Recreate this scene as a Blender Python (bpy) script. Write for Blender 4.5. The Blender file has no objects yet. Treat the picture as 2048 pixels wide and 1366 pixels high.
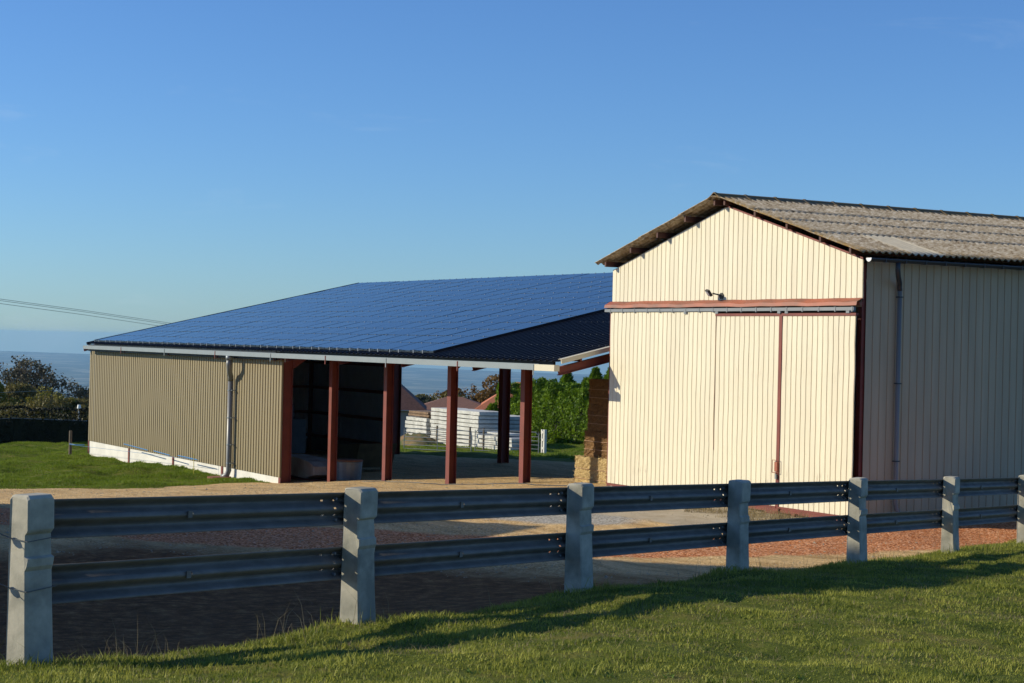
import bpy, math, random
import numpy as np
from mathutils import Vector
random.seed(7); rng=np.random.default_rng(7)
R=math.radians; SC=bpy.context.scene; COL=SC.collection
# ---------------------------------------------------------------- camera
cam=bpy.data.cameras.new('camera'); co=bpy.data.objects.new('camera',cam); COL.objects.link(co); SC.camera=co
cam.sensor_width=36; cam.lens=62.366; cam.clip_start=.1; cam.clip_end=90000
YAW,PIT,ROL=R(59.4467),R(.0572),R(1.2904)
fw=Vector((-math.sin(YAW)*math.cos(PIT),math.cos(YAW)*math.cos(PIT),math.sin(PIT)))
r0=Vector((math.cos(YAW),math.sin(YAW),0)); u0=r0.cross(fw)
rr=math.cos(ROL)*r0+math.sin(ROL)*u0; uu=-math.sin(ROL)*r0+math.cos(ROL)*u0
from mathutils import Matrix
M4=Matrix(((rr.x,uu.x,-fw.x,0),(rr.y,uu.y,-fw.y,0),(rr.z,uu.z,-fw.z,3.4),(0,0,0,1)))
co.matrix_world=M4
# ---------------------------------------------------------------- sky, sun, exposure
SUN_AZ=234.0; SUN_EL=23.3      # sun stands at azimuth 236 deg (math, from +X), i.e. left of the view
w=bpy.data.worlds.new('World'); SC.world=w; w.use_nodes=True
nt=w.node_tree; bg=nt.nodes['Background']; sk=nt.nodes.new('ShaderNodeTexSky')
sk.sky_type='NISHITA'; sk.sun_disc=False; sk.sun_elevation=R(SUN_EL); sk.sun_rotation=R(90-SUN_AZ)
sk.altitude=400; sk.air_density=1.0; sk.dust_density=.25; sk.ozone_density=2.5
tn=nt.nodes.new('ShaderNodeMix'); tn.data_type='RGBA'; tn.blend_type='MULTIPLY'; tn.inputs[0].default_value=1; tn.inputs[7].default_value=(.58,.89,1.34,1)
nt.links.new(sk.outputs[0],tn.inputs[6])
wc=nt.nodes.new('ShaderNodeTexCoord'); wm=nt.nodes.new('ShaderNodeMapping'); wm.inputs['Rotation'].default_value=(0,R(14),R(20)); wm.inputs['Scale'].default_value=(3.2,3.2,17); wn=nt.nodes.new('ShaderNodeTexNoise'); wn.inputs['Scale'].default_value=1.6; wn.inputs['Detail'].default_value=7; wn.inputs['Roughness'].default_value=.62; wn.inputs['Distortion'].default_value=.6
nt.links.new(wc.outputs['Generated'],wm.inputs[0]); nt.links.new(wm.outputs[0],wn.inputs['Vector'])
wr=nt.nodes.new('ShaderNodeMapRange'); wr.inputs[1].default_value=.60; wr.inputs[2].default_value=.85; wr.inputs[4].default_value=.22; nt.links.new(wn.outputs['Fac'],wr.inputs[0])
wx=nt.nodes.new('ShaderNodeMix'); wx.data_type='RGBA'; wx.inputs[7].default_value=(6.5,7.5,8.5,1); nt.links.new(wr.outputs[0],wx.inputs[0]); nt.links.new(tn.outputs[2],wx.inputs[6]); nt.links.new(wx.outputs[2],bg.inputs[0]); bg.inputs[1].default_value=.092
sd=bpy.data.lights.new('sun','SUN'); sd.energy=4.6; sd.angle=R(.53); sd.color=(1,.91,.70)
so=bpy.data.objects.new('sun',sd); COL.objects.link(so)
sv=Vector((math.cos(R(SUN_AZ))*math.cos(R(SUN_EL)),math.sin(R(SUN_AZ))*math.cos(R(SUN_EL)),math.sin(R(SUN_EL))))
so.rotation_euler=sv.to_track_quat('Z','Y').to_euler(); so.location=sv*60
SC.view_settings.view_transform='Standard'; SC.view_settings.look='None'; SC.view_settings.gamma=1
SC.view_settings.use_curve_mapping=False; SC.view_settings.exposure=.15
SC.cycles.max_bounces=8; SC.cycles.volume_bounces=0
try: SC.cycles.use_denoising=True
except Exception: pass

# ---------------------------------------------------------------- materials
MATS={}
def mat(name,col,rough=.7,metal=0,var=.0,vs=3.0,bump=0,bs=40,col2=None,spec=.5,coords='Object',stretch=None,detail=4,lo=.35,hi=.65):
    if name in MATS: return MATS[name]
    m=bpy.data.materials.new(name); m.use_nodes=True; N=m.node_tree.nodes; L=m.node_tree.links
    b=N['Principled BSDF']; b.inputs['Roughness'].default_value=rough; b.inputs['Metallic'].default_value=metal
    b.inputs['Specular IOR Level'].default_value=spec
    c=(*col,1)
    if var or col2:
        tc=N.new('ShaderNodeTexCoord'); mp=N.new('ShaderNodeMapping'); L.new(tc.outputs[coords],mp.inputs[0])
        if stretch: mp.inputs['Scale'].default_value=stretch
        n=N.new('ShaderNodeTexNoise'); n.inputs['Scale'].default_value=vs; n.inputs['Detail'].default_value=detail+2; n.inputs['Roughness'].default_value=.6
        L.new(mp.outputs[0],n.inputs['Vector'])
        cr=N.new('ShaderNodeValToRGB'); L.new(n.outputs['Fac'],cr.inputs[0])
        cr.color_ramp.elements[0].position=lo; cr.color_ramp.elements[1].position=hi
        c2=col2 if col2 else tuple(x*(1-var) for x in col)
        cr.color_ramp.elements[0].color=(*c2,1); cr.color_ramp.elements[1].color=c
        L.new(cr.outputs[0],b.inputs['Base Color'])
    else: b.inputs['Base Color'].default_value=c
    if bump:
        tc2=N.new('ShaderNodeTexCoord'); n2=N.new('ShaderNodeTexNoise'); n2.inputs['Scale'].default_value=bs; n2.inputs['Detail'].default_value=5
        L.new(tc2.outputs['Object'],n2.inputs['Vector']); bp=N.new('ShaderNodeBump'); bp.inputs['Strength'].default_value=bump; bp.inputs['Distance'].default_value=.02
        L.new(n2.outputs['Fac'],bp.inputs['Height']); L.new(bp.outputs[0],b.inputs['Normal'])
    MATS[name]=m; return m
def leafmat(name,a,b_,trans=.25,vs=.6):
    m=bpy.data.materials.new(name); m.use_nodes=True; N=m.node_tree.nodes; L=m.node_tree.links; b=N['Principled BSDF']
    g=N.new('ShaderNodeNewGeometry'); cr=N.new('ShaderNodeValToRGB'); tc=N.new('ShaderNodeTexCoord')
    n=N.new('ShaderNodeTexNoise'); n.inputs['Scale'].default_value=vs; n.inputs['Detail'].default_value=3; L.new(tc.outputs['Object'],n.inputs['Vector'])
    mx=N.new('ShaderNodeMath'); mx.operation='MULTIPLY_ADD'; mx.inputs[1].default_value=.5; 
    L.new(g.outputs['Random Per Island'],mx.inputs[0]); 
    m2=N.new('ShaderNodeMath'); m2.operation='MULTIPLY_ADD'; m2.inputs[1].default_value=1.6; m2.inputs[2].default_value=-.55; L.new(n.outputs['Fac'],m2.inputs[0]); L.new(m2.outputs[0],mx.inputs[2])
    L.new(mx.outputs[0],cr.inputs[0]); cr.color_ramp.elements[0].color=(*a,1); cr.color_ramp.elements[1].color=(*b_,1)
    L.new(cr.outputs[0],b.inputs['Base Color']); b.inputs['Roughness'].default_value=.6; b.inputs['Specular IOR Level'].default_value=.25
    if trans:
        t=N.new('ShaderNodeBsdfTranslucent'); L.new(cr.outputs[0],t.inputs[0]); ms=N.new('ShaderNodeMixShader'); ms.inputs[0].default_value=trans
        L.new(b.outputs[0],ms.inputs[1]); L.new(t.outputs[0],ms.inputs[2]); L.new(ms.outputs[0],N['Material Output'].inputs[0])
    return m
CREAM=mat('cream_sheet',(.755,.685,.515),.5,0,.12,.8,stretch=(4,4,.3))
def dirty_cream():
    m=mat('cream_door_sheet',(.755,.685,.515),.5,0,.09,.8,stretch=(3,3,.35)); N=m.node_tree.nodes; L=m.node_tree.links; b=N['Principled BSDF']
    src=b.inputs['Base Color'].links[0].from_socket
    tc=N.new('ShaderNodeTexCoord'); mp=N.new('ShaderNodeMapping'); mp.inputs['Scale'].default_value=(22,1,2.2); L.new(tc.outputs['Object'],mp.inputs[0])
    n=N.new('ShaderNodeTexNoise'); n.inputs['Scale'].default_value=1.5; n.inputs['Detail'].default_value=6; n.inputs['Roughness'].default_value=.7; L.new(mp.outputs[0],n.inputs['Vector'])
    n2=N.new('ShaderNodeTexNoise'); n2.inputs['Scale'].default_value=.9; n2.inputs['Detail'].default_value=2; L.new(tc.outputs['Object'],n2.inputs['Vector'])
    a=N.new('ShaderNodeMapRange'); a.inputs[1].default_value=.53; a.inputs[2].default_value=.68; L.new(n.outputs['Fac'],a.inputs[0])
    c=N.new('ShaderNodeMapRange'); c.inputs[1].default_value=.50; c.inputs[2].default_value=.66; L.new(n2.outputs['Fac'],c.inputs[0])
    mu=N.new('ShaderNodeMath'); mu.operation='MULTIPLY'; L.new(a.outputs[0],mu.inputs[0]); L.new(c.outputs[0],mu.inputs[1])
    # grime only near the foot of the doors: rain splash
    sx=N.new('ShaderNodeSeparateXYZ'); L.new(tc.outputs['Object'],sx.inputs[0]); d=N.new('ShaderNodeMapRange'); d.inputs[1].default_value=1.3; d.inputs[2].default_value=.0; d.inputs[3].default_value=.28; d.inputs[4].default_value=.9; L.new(sx.outputs['Z'],d.inputs[0])
    mu2=N.new('ShaderNodeMath'); mu2.operation='MULTIPLY'; L.new(mu.outputs[0],mu2.inputs[0]); L.new(d.outputs[0],mu2.inputs[1])
    mx=N.new('ShaderNodeMix'); mx.data_type='RGBA'; L.new(mu2.outputs[0],mx.inputs[0]); L.new(src,mx.inputs[6]); mx.inputs[7].default_value=(.22,.17,.11,1); L.new(mx.outputs[2],b.inputs['Base Color'])
    return m
CREAMD=dirty_cream()
SIDE_SHADE=mat('shade_side_sheet',(.49,.39,.255),.6,0,.14,1.2,stretch=(3,3,.3))  # cream sheet darkened: the shade on the barn side is in this colour
TAUPE=mat('taupe_sheet',(.265,.208,.108),.55,0,.08,1.0,stretch=(3,3,.4))
INNER=mat('inner_sheet',(.50,.56,.64),.6,0,.1,1.0)
RED=mat('oxide_red_steel',(.195,.036,.023),.6,0,.25,2.5)
RED_SHADE=mat('shade_red_purlin',(.085,.028,.02),.7,0,.3,3)  # oxide red darkened, holding the shade under the verge
REDF=mat('rusty_red_flashing',(.36,.095,.045),.6,0,0,1.3,col2=(.20,.075,.045),stretch=(1.2,3,3))
CONC=mat('post_concrete',(.52,.48,.38),.9,0,.25,2.6,bump=.12,bs=60,col2=(.25,.24,.19))
PLINTH=mat('plinth_concrete',(.74,.71,.64),.85,0,.15,1.5,bump=.2,bs=20)
GALV=mat('galvanised_rail',(.215,.195,.17),.62,.3,.3,4,bump=.08,bs=25,stretch=(1,1,3))
GUTTER=mat('galvanised_gutter',(.25,.285,.30),.5,.3,.12,1.5)
DARKG=mat('dark_gutter',(.045,.05,.058),.5,.2)
PVC=mat('grey_downpipe',(.21,.195,.18),.5)
PVC2=mat('mid_grey_pipe',(.20,.20,.20),.35,.0,.1)
DROOF=mat('dark_roof_sheet',(.010,.013,.020),.5,.0,.15,1.0,spec=.25)
PANEL=mat('solar_glass',(.007,.012,.028),.17,0,.2,.35,spec=.66)
PFRAME=mat('panel_frame',(.012,.014,.02),.4,.4)
CLAMP=mat('clamp_alu',(.20,.23,.27),.5,.4)
TRACK=mat('door_track_steel',(.20,.22,.24),.55,.3,.1)
WHITE=mat('white_plastic',(.8,.8,.8),.5)
BLACK=mat('black_plastic',(.02,.02,.022),.5)
GLASS=mat('lamp_glass',(.25,.30,.38),.15,spec=.8)
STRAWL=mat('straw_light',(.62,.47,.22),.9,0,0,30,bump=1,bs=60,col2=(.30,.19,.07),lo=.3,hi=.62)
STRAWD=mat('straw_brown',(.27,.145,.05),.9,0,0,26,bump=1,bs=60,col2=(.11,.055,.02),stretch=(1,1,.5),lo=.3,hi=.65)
TWINE=mat('twine',(.45,.28,.18),.8)
SLAB=mat('white_slab',(.66,.65,.60),.85,0,.35,2.2,bump=.4,bs=25)
WOOD=mat('grey_wood',(.22,.17,.12),.9,0,.4,9,stretch=(1,1,.2),bump=.5,bs=50)
WOODB=mat('brown_planks',(.30,.19,.11),.9,0,.5,6,bump=.5)
TILE=mat('clay_tiles',(.58,.19,.085),.85,0,.3,7,bump=.3,bs=12)
DTILE=mat('dark_tiles',(.13,.06,.045),.85,0,.3,5)
RENDER=mat('house_render',(.52,.47,.40),.9,0,.12,1.5)
BARK=mat('bark',(.12,.095,.07),.95,0,.4,6,bump=.5)
RUST=mat('rust',(.28,.11,.05),.8,0,.4,8)
TANK=mat('tank_metal',(.52,.44,.38),.6,.1,0,2.5,col2=(.30,.14,.08),stretch=(1,1,.4),lo=.25,hi=.6)
MACH=mat('dark_machine',(.06,.065,.07),.6,.3,.3,4)
HOPP=mat('hopper_paint',(.12,.10,.05),.6,.1,.4,3)
BLUE=mat('blue_tape',(.05,.20,.42),.5)
YEL=mat('yellow_stake',(.6,.5,.06),.5)
CABLE=mat('line_cable',(.08,.09,.10),.5)
STONE=mat('stones',(.50,.40,.27),.9,0,.4,9)

def fibro():
    m=bpy.data.materials.new('fibre_cement_roof'); m.use_nodes=True; N=m.node_tree.nodes; L=m.node_tree.links; b=N['Principled BSDF']; b.inputs['Roughness'].default_value=.95; b.inputs['Specular IOR Level'].default_value=.15
    tc=N.new('ShaderNodeTexCoord')
    def noise(s,d=5,r=.65):
        n=N.new('ShaderNodeTexNoise'); n.inputs['Scale'].default_value=s; n.inputs['Detail'].default_value=d; n.inputs['Roughness'].default_value=r; L.new(tc.outputs['Object'],n.inputs['Vector']); return n.outputs['Fac']
    def ramp(f,pts):
        c=N.new('ShaderNodeValToRGB'); L.new(f,c.inputs[0]); e=c.color_ramp.elements; e[0].position,e[0].color=pts[0][0],(*pts[0][1],1); e[1].position,e[1].color=pts[-1][0],(*pts[-1][1],1)
        for p,cc in pts[1:-1]:
            q=e.new(p); q.color=(*cc,1)
        return c.outputs[0]
    base=ramp(noise(9),[(.32,(.16,.115,.07)),(.47,(.34,.28,.20)),(.60,(.47,.41,.32)),(.72,(.64,.58,.48))])
    m1=N.new('ShaderNodeMapRange'); m1.inputs[1].default_value=.40; m1.inputs[2].default_value=.62; L.new(noise(14,6,.75),m1.inputs[0])
    at=N.new('ShaderNodeAttribute'); at.attribute_name='moss'
    mu=N.new('ShaderNodeMath'); mu.operation='MULTIPLY'; L.new(m1.outputs[0],mu.inputs[0]); L.new(at.outputs['Fac'],mu.inputs[1])
    mx=N.new('ShaderNodeMix'); mx.data_type='RGBA'; L.new(mu.outputs[0],mx.inputs[0]); L.new(base,mx.inputs[6]); mx.inputs[7].default_value=(.36,.20,.035,1)
    L.new(mx.outputs[2],b.inputs['Base Color'])
    bp=N.new('ShaderNodeBump'); bp.inputs['Strength'].default_value=.6; bp.inputs['Distance'].default_value=.02; L.new(noise(45),bp.inputs['Height']); L.new(bp.outputs[0],b.inputs['Normal'])
    return m
FIBRO=fibro()
PALE=mat('pale_roof_sheet',(.52,.46,.35),.8,0,.15,6,bump=.2)
CAPM=mat('mossy_ridge_cap',(.16,.13,.09),.95,0,.4,6,bump=.5,col2=(.20,.12,.03))

def ground_mat():
    m=bpy.data.materials.new('ground_cover'); m.use_nodes=True; N=m.node_tree.nodes; L=m.node_tree.links; b=N['Principled BSDF']; b.inputs['Roughness'].default_value=.95; b.inputs['Specular IOR Level'].default_value=.1
    tc=N.new('ShaderNodeTexCoord')
    def noise(s,d=5,r=.6):
        n=N.new('ShaderNodeTexNoise'); n.inputs['Scale'].default_value=s; n.inputs['Detail'].default_value=d; n.inputs['Roughness'].default_value=r; L.new(tc.outputs['Object'],n.inputs['Vector']); return n.outputs['Fac']
    def ramp(f,pts):
        c=N.new('ShaderNodeValToRGB'); L.new(f,c.inputs[0]); e=c.color_ramp.elements; e[0].position,e[0].color=pts[0][0],(*pts[0][1],1); e[1].position,e[1].color=pts[-1][0],(*pts[-1][1],1)
        for p,cc in pts[1:-1]:
            q=e.new(p); q.color=(*cc,1)
        return c.outputs[0]
    def mix(f,a,bb):
        x=N.new('ShaderNodeMix'); x.data_type='RGBA'; L.new(f,x.inputs[0]); L.new(a,x.inputs[6]); L.new(bb,x.inputs[7]); return x.outputs[2]
    def vor(s):
        v=N.new('ShaderNodeTexVoronoi'); v.inputs['Scale'].default_value=s; v.inputs['Randomness'].default_value=1; L.new(tc.outputs['Object'],v.inputs['Vector']); return v
    def mask(attr,amp,width=.12,s=1.3):
        at=N.new('ShaderNodeAttribute'); at.attribute_name=attr
        ad=N.new('ShaderNodeMath'); ad.operation='MULTIPLY_ADD'; L.new(noise(s,6,.7),ad.inputs[0]); ad.inputs[1].default_value=amp; L.new(at.outputs['Fac'],ad.inputs[2])
        mr=N.new('ShaderNodeMapRange'); mr.inputs[1].default_value=amp*.5-width; mr.inputs[2].default_value=amp*.5+width; L.new(ad.outputs[0],mr.inputs[0]); return mr.outputs[0]
    v1=vor(27); v2=vor(70)
    sep=N.new('ShaderNodeSeparateColor'); L.new(v1.outputs['Color'],sep.inputs[0]); sep2=N.new('ShaderNodeSeparateColor'); L.new(v2.outputs['Color'],sep2.inputs[0])
    av=N.new('ShaderNodeMath'); av.operation='MULTIPLY_ADD'; L.new(sep.outputs[0],av.inputs[0]); av.inputs[1].default_value=.65; 
    hf=N.new('ShaderNodeMath'); hf.operation='MULTIPLY'; hf.inputs[1].default_value=.35; L.new(sep2.outputs[0],hf.inputs[0]); L.new(hf.outputs[0],av.inputs[2]); g=av.outputs[0]
    sand=ramp(g,[(.15,(.24,.13,.045)),(.4,(.60,.385,.165)),(.65,(.78,.53,.25)),(.88,(.95,.80,.50))])
    mpx=N.new('ShaderNodeMapping'); mpx.inputs['Scale'].default_value=(.30,2.0,1); mpx.inputs['Rotation'].default_value=(0,0,R(-22)); L.new(tc.outputs['Object'],mpx.inputs[0]); nr=N.new('ShaderNodeTexNoise'); nr.inputs['Scale'].default_value=1.2; nr.inputs['Detail'].default_value=7; nr.inputs['Roughness'].default_value=.7; L.new(mpx.outputs[0],nr.inputs['Vector'])
    earth=ramp(nr.outputs['Fac'],[(.40,(.42,.25,.10)),(.58,(.76,.52,.25))])
    sand=mix(ramp(noise(.5,3),[(.4,(.25,)*3),(.6,(.75,)*3)]),sand,earth)
    red=ramp(g,[(.15,(.22,.05,.018)),(.45,(.58,.205,.07)),(.7,(.76,.34,.15)),(.9,(.92,.56,.36))])
    grav=ramp(g,[(.1,(.18,.16,.13)),(.5,(.40,.37,.32)),(.95,(.66,.62,.55))])
    conc=ramp(noise(2.5),[(.35,(.42,.34,.235)),(.6,(.52,.44,.32))])
    grass=ramp(noise(1.6,6,.7),[(.30,(.06,.085,.010)),(.5,(.13,.155,.022)),(.68,(.22,.19,.05))])
    shade_soil=ramp(noise(4,8,.8),[(.33,(.08,.032,.011)),(.52,(.20,.09,.033)),(.70,(.42,.24,.10))]); y=mix(mask('m_shade_soil',1.2,.5),sand,shade_soil); y=mix(mask('m_red',.9,.14),y,red); y=mix(mask('m_grav',1.2,.25),y,grav); y=mix(mask('m_conc',.5,.1),y,conc); y=mix(mask('m_grass',.7,.10,2.5),y,grass)  # soil tone darkened to carry the shade over the yard by the fence
    L.new(y,b.inputs['Base Color'])
    bp=N.new('ShaderNodeBump'); bp.inputs['Strength'].default_value=.45; bp.inputs['Distance'].default_value=.02; L.new(v1.outputs['Distance'],bp.inputs['Height']); bp.invert=True
    bp2=N.new('ShaderNodeBump'); bp2.inputs['Strength'].default_value=.8; bp2.inputs['Distance'].default_value=.06; L.new(noise(7,8,.8),bp2.inputs['Height']); L.new(bp.outputs[0],bp2.inputs['Normal']); L.new(bp2.outputs[0],b.inputs['Normal'])
    return m
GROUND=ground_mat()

# ---------------------------------------------------------------- mesh helpers
class MB:
    def __init__(s): s.v=[]; s.f=[]
    def add(s,vs,fs):
        n=len(s.v); s.v+= [tuple(map(float,p)) for p in vs]; s.f+=[tuple(i+n for i in f) for f in fs]; return s
    def box(s,x0,x1,y0,y1,z0,z1):
        return s.add([(x0,y0,z0),(x1,y0,z0),(x1,y1,z0),(x0,y1,z0),(x0,y0,z1),(x1,y0,z1),(x1,y1,z1),(x0,y1,z1)],[(0,3,2,1),(4,5,6,7),(0,1,5,4),(1,2,6,5),(2,3,7,6),(3,0,4,7)])
    def beam(s,a,b,wd,hd,up=(0,0,1)):
        a=Vector(a);b=Vector(b);d=(b-a).normalized();u=Vector(up);sx=d.cross(u).normalized();u=sx.cross(d).normalized()
        P=[q+sx*i*wd/2+u*j*hd/2 for q in (a,b) for i,j in ((-1,-1),(1,-1),(1,1),(-1,1))]
        return s.add(P,[(0,1,2,3),(7,6,5,4),(0,4,5,1),(1,5,6,2),(2,6,7,3),(3,7,4,0)])
    def tube(s,pts,r,n=8,cap=True):
        P=[Vector(p) for p in pts]; vs=[];fs=[]; rad=r if isinstance(r,(list,tuple)) else [r]*len(P)
        up=Vector((0,0,1)); prev=None
        for i,p in enumerate(P):
            d=(P[min(i+1,len(P)-1)]-P[max(i-1,0)]).normalized()
            if prev is None: a=d.cross(up if abs(d.z)<.9 else Vector((1,0,0))).normalized()
            else: a=(prev-d*prev.dot(d)).normalized()
            prev=a; b=d.cross(a)
            for k in range(n): t=2*math.pi*k/n; vs.append(p+rad[i]*(math.cos(t)*a+math.sin(t)*b))
        for i in range(len(P)-1):
            for k in range(n): fs.append((i*n+k,i*n+(k+1)%n,(i+1)*n+(k+1)%n,(i+1)*n+k))
        if cap: fs.append(tuple(range(n-1,-1,-1))); fs.append(tuple((len(P)-1)*n+k for k in range(n)))
        return s.add(vs,fs)
    def prism(s,poly,off):
        n=len(poly); o=Vector(off); a=[Vector(p) for p in poly]; b=[p+o for p in a]
        return s.add(a+b,[tuple(range(n)),tuple(range(2*n-1,n-1,-1))]+[(i,n+i,n+(i+1)%n,(i+1)%n) for i in range(n)])
    def build(s,name,m,parent=None,smooth=False,label=None,origin=None):
        off=Vector((0,0,0)); q=parent
        while q is not None: off+=Vector(q.location); q=q.parent
        if parent is None and origin is not None: off=Vector(origin)
        me=bpy.data.meshes.new(name); me.from_pydata([(x-off.x,y-off.y,z-off.z) for x,y,z in s.v],[],s.f); me.materials.append(m)
        if smooth: me.polygons.foreach_set('use_smooth',[True]*len(me.polygons))
        me.update(); o=bpy.data.objects.new(name,me); COL.objects.link(o)
        if parent is not None: o.parent=parent
        elif origin is not None: o.location=origin
        if label: o['label']=label
        return o
def tag(o,label,cat,group=None):
    o['label']=label; o['category']=cat
    if group: o['group']=group
    return o
def thing(name,loc,label,cat,group=None):
    o=bpy.data.objects.new(name,None); o.empty_display_size=.3; o.location=loc; COL.objects.link(o); return tag(o,label,cat,group)
def copy_tree(o,parent=None):
    c=o.copy(); COL.objects.link(c); c.parent=parent
    for ch in list(o.children): copy_tree(ch,c)
    return c
def ibeam(mb,a,b,wd,hd,up=(0,0,1),t=.015):
    a=Vector(a);b=Vector(b);d=(b-a).normalized();u=Vector(up);sx=d.cross(u).normalized();u=sx.cross(d).normalized()
    mb.beam(a+u*(hd/2-t/2),b+u*(hd/2-t/2),wd,t,up); mb.beam(a-u*(hd/2-t/2),b-u*(hd/2-t/2),wd,t,up); mb.beam(a,b,t,hd-2*t,up)
# ribbed sheet: runs along axis 0 (x) or 1 (y); profile pushes out along the other axis
def ribbed(s0,s1,base,out,pitch,groove,depth,zf0,zf1,axis=0,wob=0,nz=1,seed=0):
    """pans flush at 'base', grooves 'depth' deeper on the side away from 'out' (+1/-1)"""
    rg=np.random.default_rng(seed); mb=MB(); xs=[]; x=s0
    n=max(1,int(round((s1-s0)/pitch))); pitch=(s1-s0)/n
    prof=[]
    for i in range(n):
        a=s0+i*pitch; g=groove
        prof+=[(a,0),(a+pitch-g,0),(a+pitch-g*.72,1),(a+pitch-g*.28,1)]
    prof.append((s1,0))
    rows=[]
    ph=rg.uniform(0,6.28,8); fr=rg.uniform(.6,2.2,8)
    for k in range(nz+1):
        t=k/nz; row=[]
        for s,dp in prof:
            z0=zf0(s);z1=zf1(s); z=z0+(z1-z0)*t
            dx=wob*(math.sin(fr[0]*z*2+ph[0]+s*1.7)+.7*math.sin(fr[1]*z*3.1+ph[1]+s*4.3)+.5*math.sin(fr[2]*z*5+ph[2]-s*7.7)) if 0<t<1 or wob else 0
            dy=wob*.5*(math.sin(fr[3]*z*2.4+ph[3]+s*2.9)+math.sin(fr[4]*z*1.3+ph[4]+s*1.1))
            q=base-out*(depth*dp)+out*dy
            ss=min(max(s+dx,s0),s1)
            row.append((ss,q,z) if axis==0 else (q,ss,z))
        rows.append(row)
    m=len(prof); vs=[p for r in rows for p in r]; fs=[]
    for k in range(nz):
        for i in range(m-1):
            f=(k*m+i,k*m+i+1,(k+1)*m+i+1,(k+1)*m+i); fs.append(f)
    mb.add(vs,fs); return mb

# ---------------------------------------------------------------- terrain
F0=np.array([-13.42,3.70]); FD=np.array([-.4301,.9028]); NR=np.array([.9028,.4301])
FB=(.86,.73,.61,.46,.19,.02,-.14)
CP=[(0,0,1.75),(-5,-6,1.9),(8,4,1.3),(4,14,.9),(-8,16,.45),(-12,24,.1),(-10,40,0),(10,40,0),(-6,4,1.5),
(-27.5,24.45,-.08),(-36.5,24.45,-.1),(-27.5,45,-.1),(-36.5,45,-.3),(-23,30,-.1),
(-41.3,24.75,-.42),(-45.5,24.75,-.76),(-49.6,24.75,-.97),(-54.75,23.47,-1.46),(-60,23.47,-1.61),(-65.15,23.47,-1.69),(-70.4,23.47,-1.83),(-75.85,23.47,-1.92),
(-46.3,29.7,-.74),(-52.4,30.6,-1.15),(-60,31.6,-1.35),(-57.5,33.5,-1.1),(-65,33.5,-1.3),(-75,34,-1.7),
(-60,35.6,-1.2),(-68,36,-1.5),(-48,37,-.9),(-90.4,55.6,-3.2),(-97.5,61.5,-3.2),(-107,57,-3.55),(-104,65.3,-3.5),(-110,80,-3.9),(-78,49,-2.9),(-70,55,-2.6),(-90,24,-2.2),(-86,36,-2.5),(-112,30,-5.2),(-112,5,-5.2),(-75,10,-2.1),(-90,-5,-2.9),(-60,0,-1.6),(-45,-10,-.9),(-30,-15,0.2),(-52,16,-1.3),
(-14.5,3.2,.35),(-16.2,6.8,.22),(-18,10.4,.1),(-19.7,14,0),(-21.3,17.6,-.05),(-23.1,21.2,-.12),(-24.8,24.8,-.16),
(-11.4,.2,1.02),(-13.2,-.6,.5),(-24.9,29,-.1),(-9.8,-2.5,1.1)]
for i,zz in enumerate(FB):
    q=F0+FD*4*i
    CP.append((q[0]+.3*NR[0],q[1]+.3*NR[1],zz+.02)); CP.append((q[0]-.38*NR[0],q[1]-.38*NR[1],zz-.03))
CP=np.array(CP,float)
def _fit():
    P=CP[:,:2]; n=len(P); A=np.zeros((n+3,n+3)); r=np.linalg.norm(P[:,None]-P[None],axis=2); A[:n,:n]=r
    A[:n,n]=1;A[:n,n+1:]=P; A[n,:n]=1;A[n+1:,:n]=P.T
    return np.linalg.solve(A,np.r_[CP[:,2],0,0,0])
_w=_fit()
def vnoise(x,y,s,seed):
    rg=np.random.default_rng(seed); G=rg.uniform(-1,1,(256,256)); x=np.asarray(x,float)/s+1000; y=np.asarray(y,float)/s+1000
    i=np.floor(x).astype(int); j=np.floor(y).astype(int); u=x-i; v=y-j; u=u*u*(3-2*u); v=v*v*(3-2*v)
    g=lambda a,b: G[a%256,b%256]
    return (g(i,j)*(1-u)+g(i+1,j)*u)*(1-v)+(g(i,j+1)*(1-u)+g(i+1,j+1)*u)*v
def height(x,y):
    x=np.asarray(x,float);y=np.asarray(y,float)
    r=np.sqrt((x[...,None]-CP[:,0])**2+(y[...,None]-CP[:,1])**2)
    z=r@_w[:len(CP)]+_w[-3]+_w[-2]*x+_w[-1]*y
    D=np.hypot(x+30,y-10); t=np.clip((D-104)/180,0,None)
    base=np.clip(z,-7,3)
    return np.where(D>104, base-np.minimum(t,1)**1.3*22-np.clip(t-1,0,None)*18, z)
def ncoord(x,y): return (x-F0[0])*NR[0]+(y-F0[1])*NR[1]
def grassmask(x,y):
    n=ncoord(x,y); a=n+.45
    xb=np.interp(y,[-10,5,14.3,18.4,22.1,23.4],[-60,-57,-55.2,-53.6,-56.2,-55.4]); b=np.where(y<23.5,xb-x,-5)
    yb=np.interp(x,[-80,-66,-61.3,-57.1,-45,-30],[34.2,34.2,35.6,38.4,43,48]); c=y-yb
    d=-76.0-x
    return np.maximum(np.maximum(a,b),np.maximum(c,d))
TRK=np.array([(-25,60),(-25,24),(-25.7,19.3),(-28.0,16.0),(-32.5,13.2),(-42,9.5),(-55,5)])
def pdist(x,y,PL):
    best=np.full(np.shape(x),1e9)
    for a,b in zip(PL[:-1],PL[1:]):
        d=b-a; t=np.clip(((x-a[0])*d[0]+(y-a[1])*d[1])/(d@d),0,1); best=np.minimum(best,np.hypot(x-a[0]-t*d[0],y-a[1]-t*d[1]))
    return best
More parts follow.
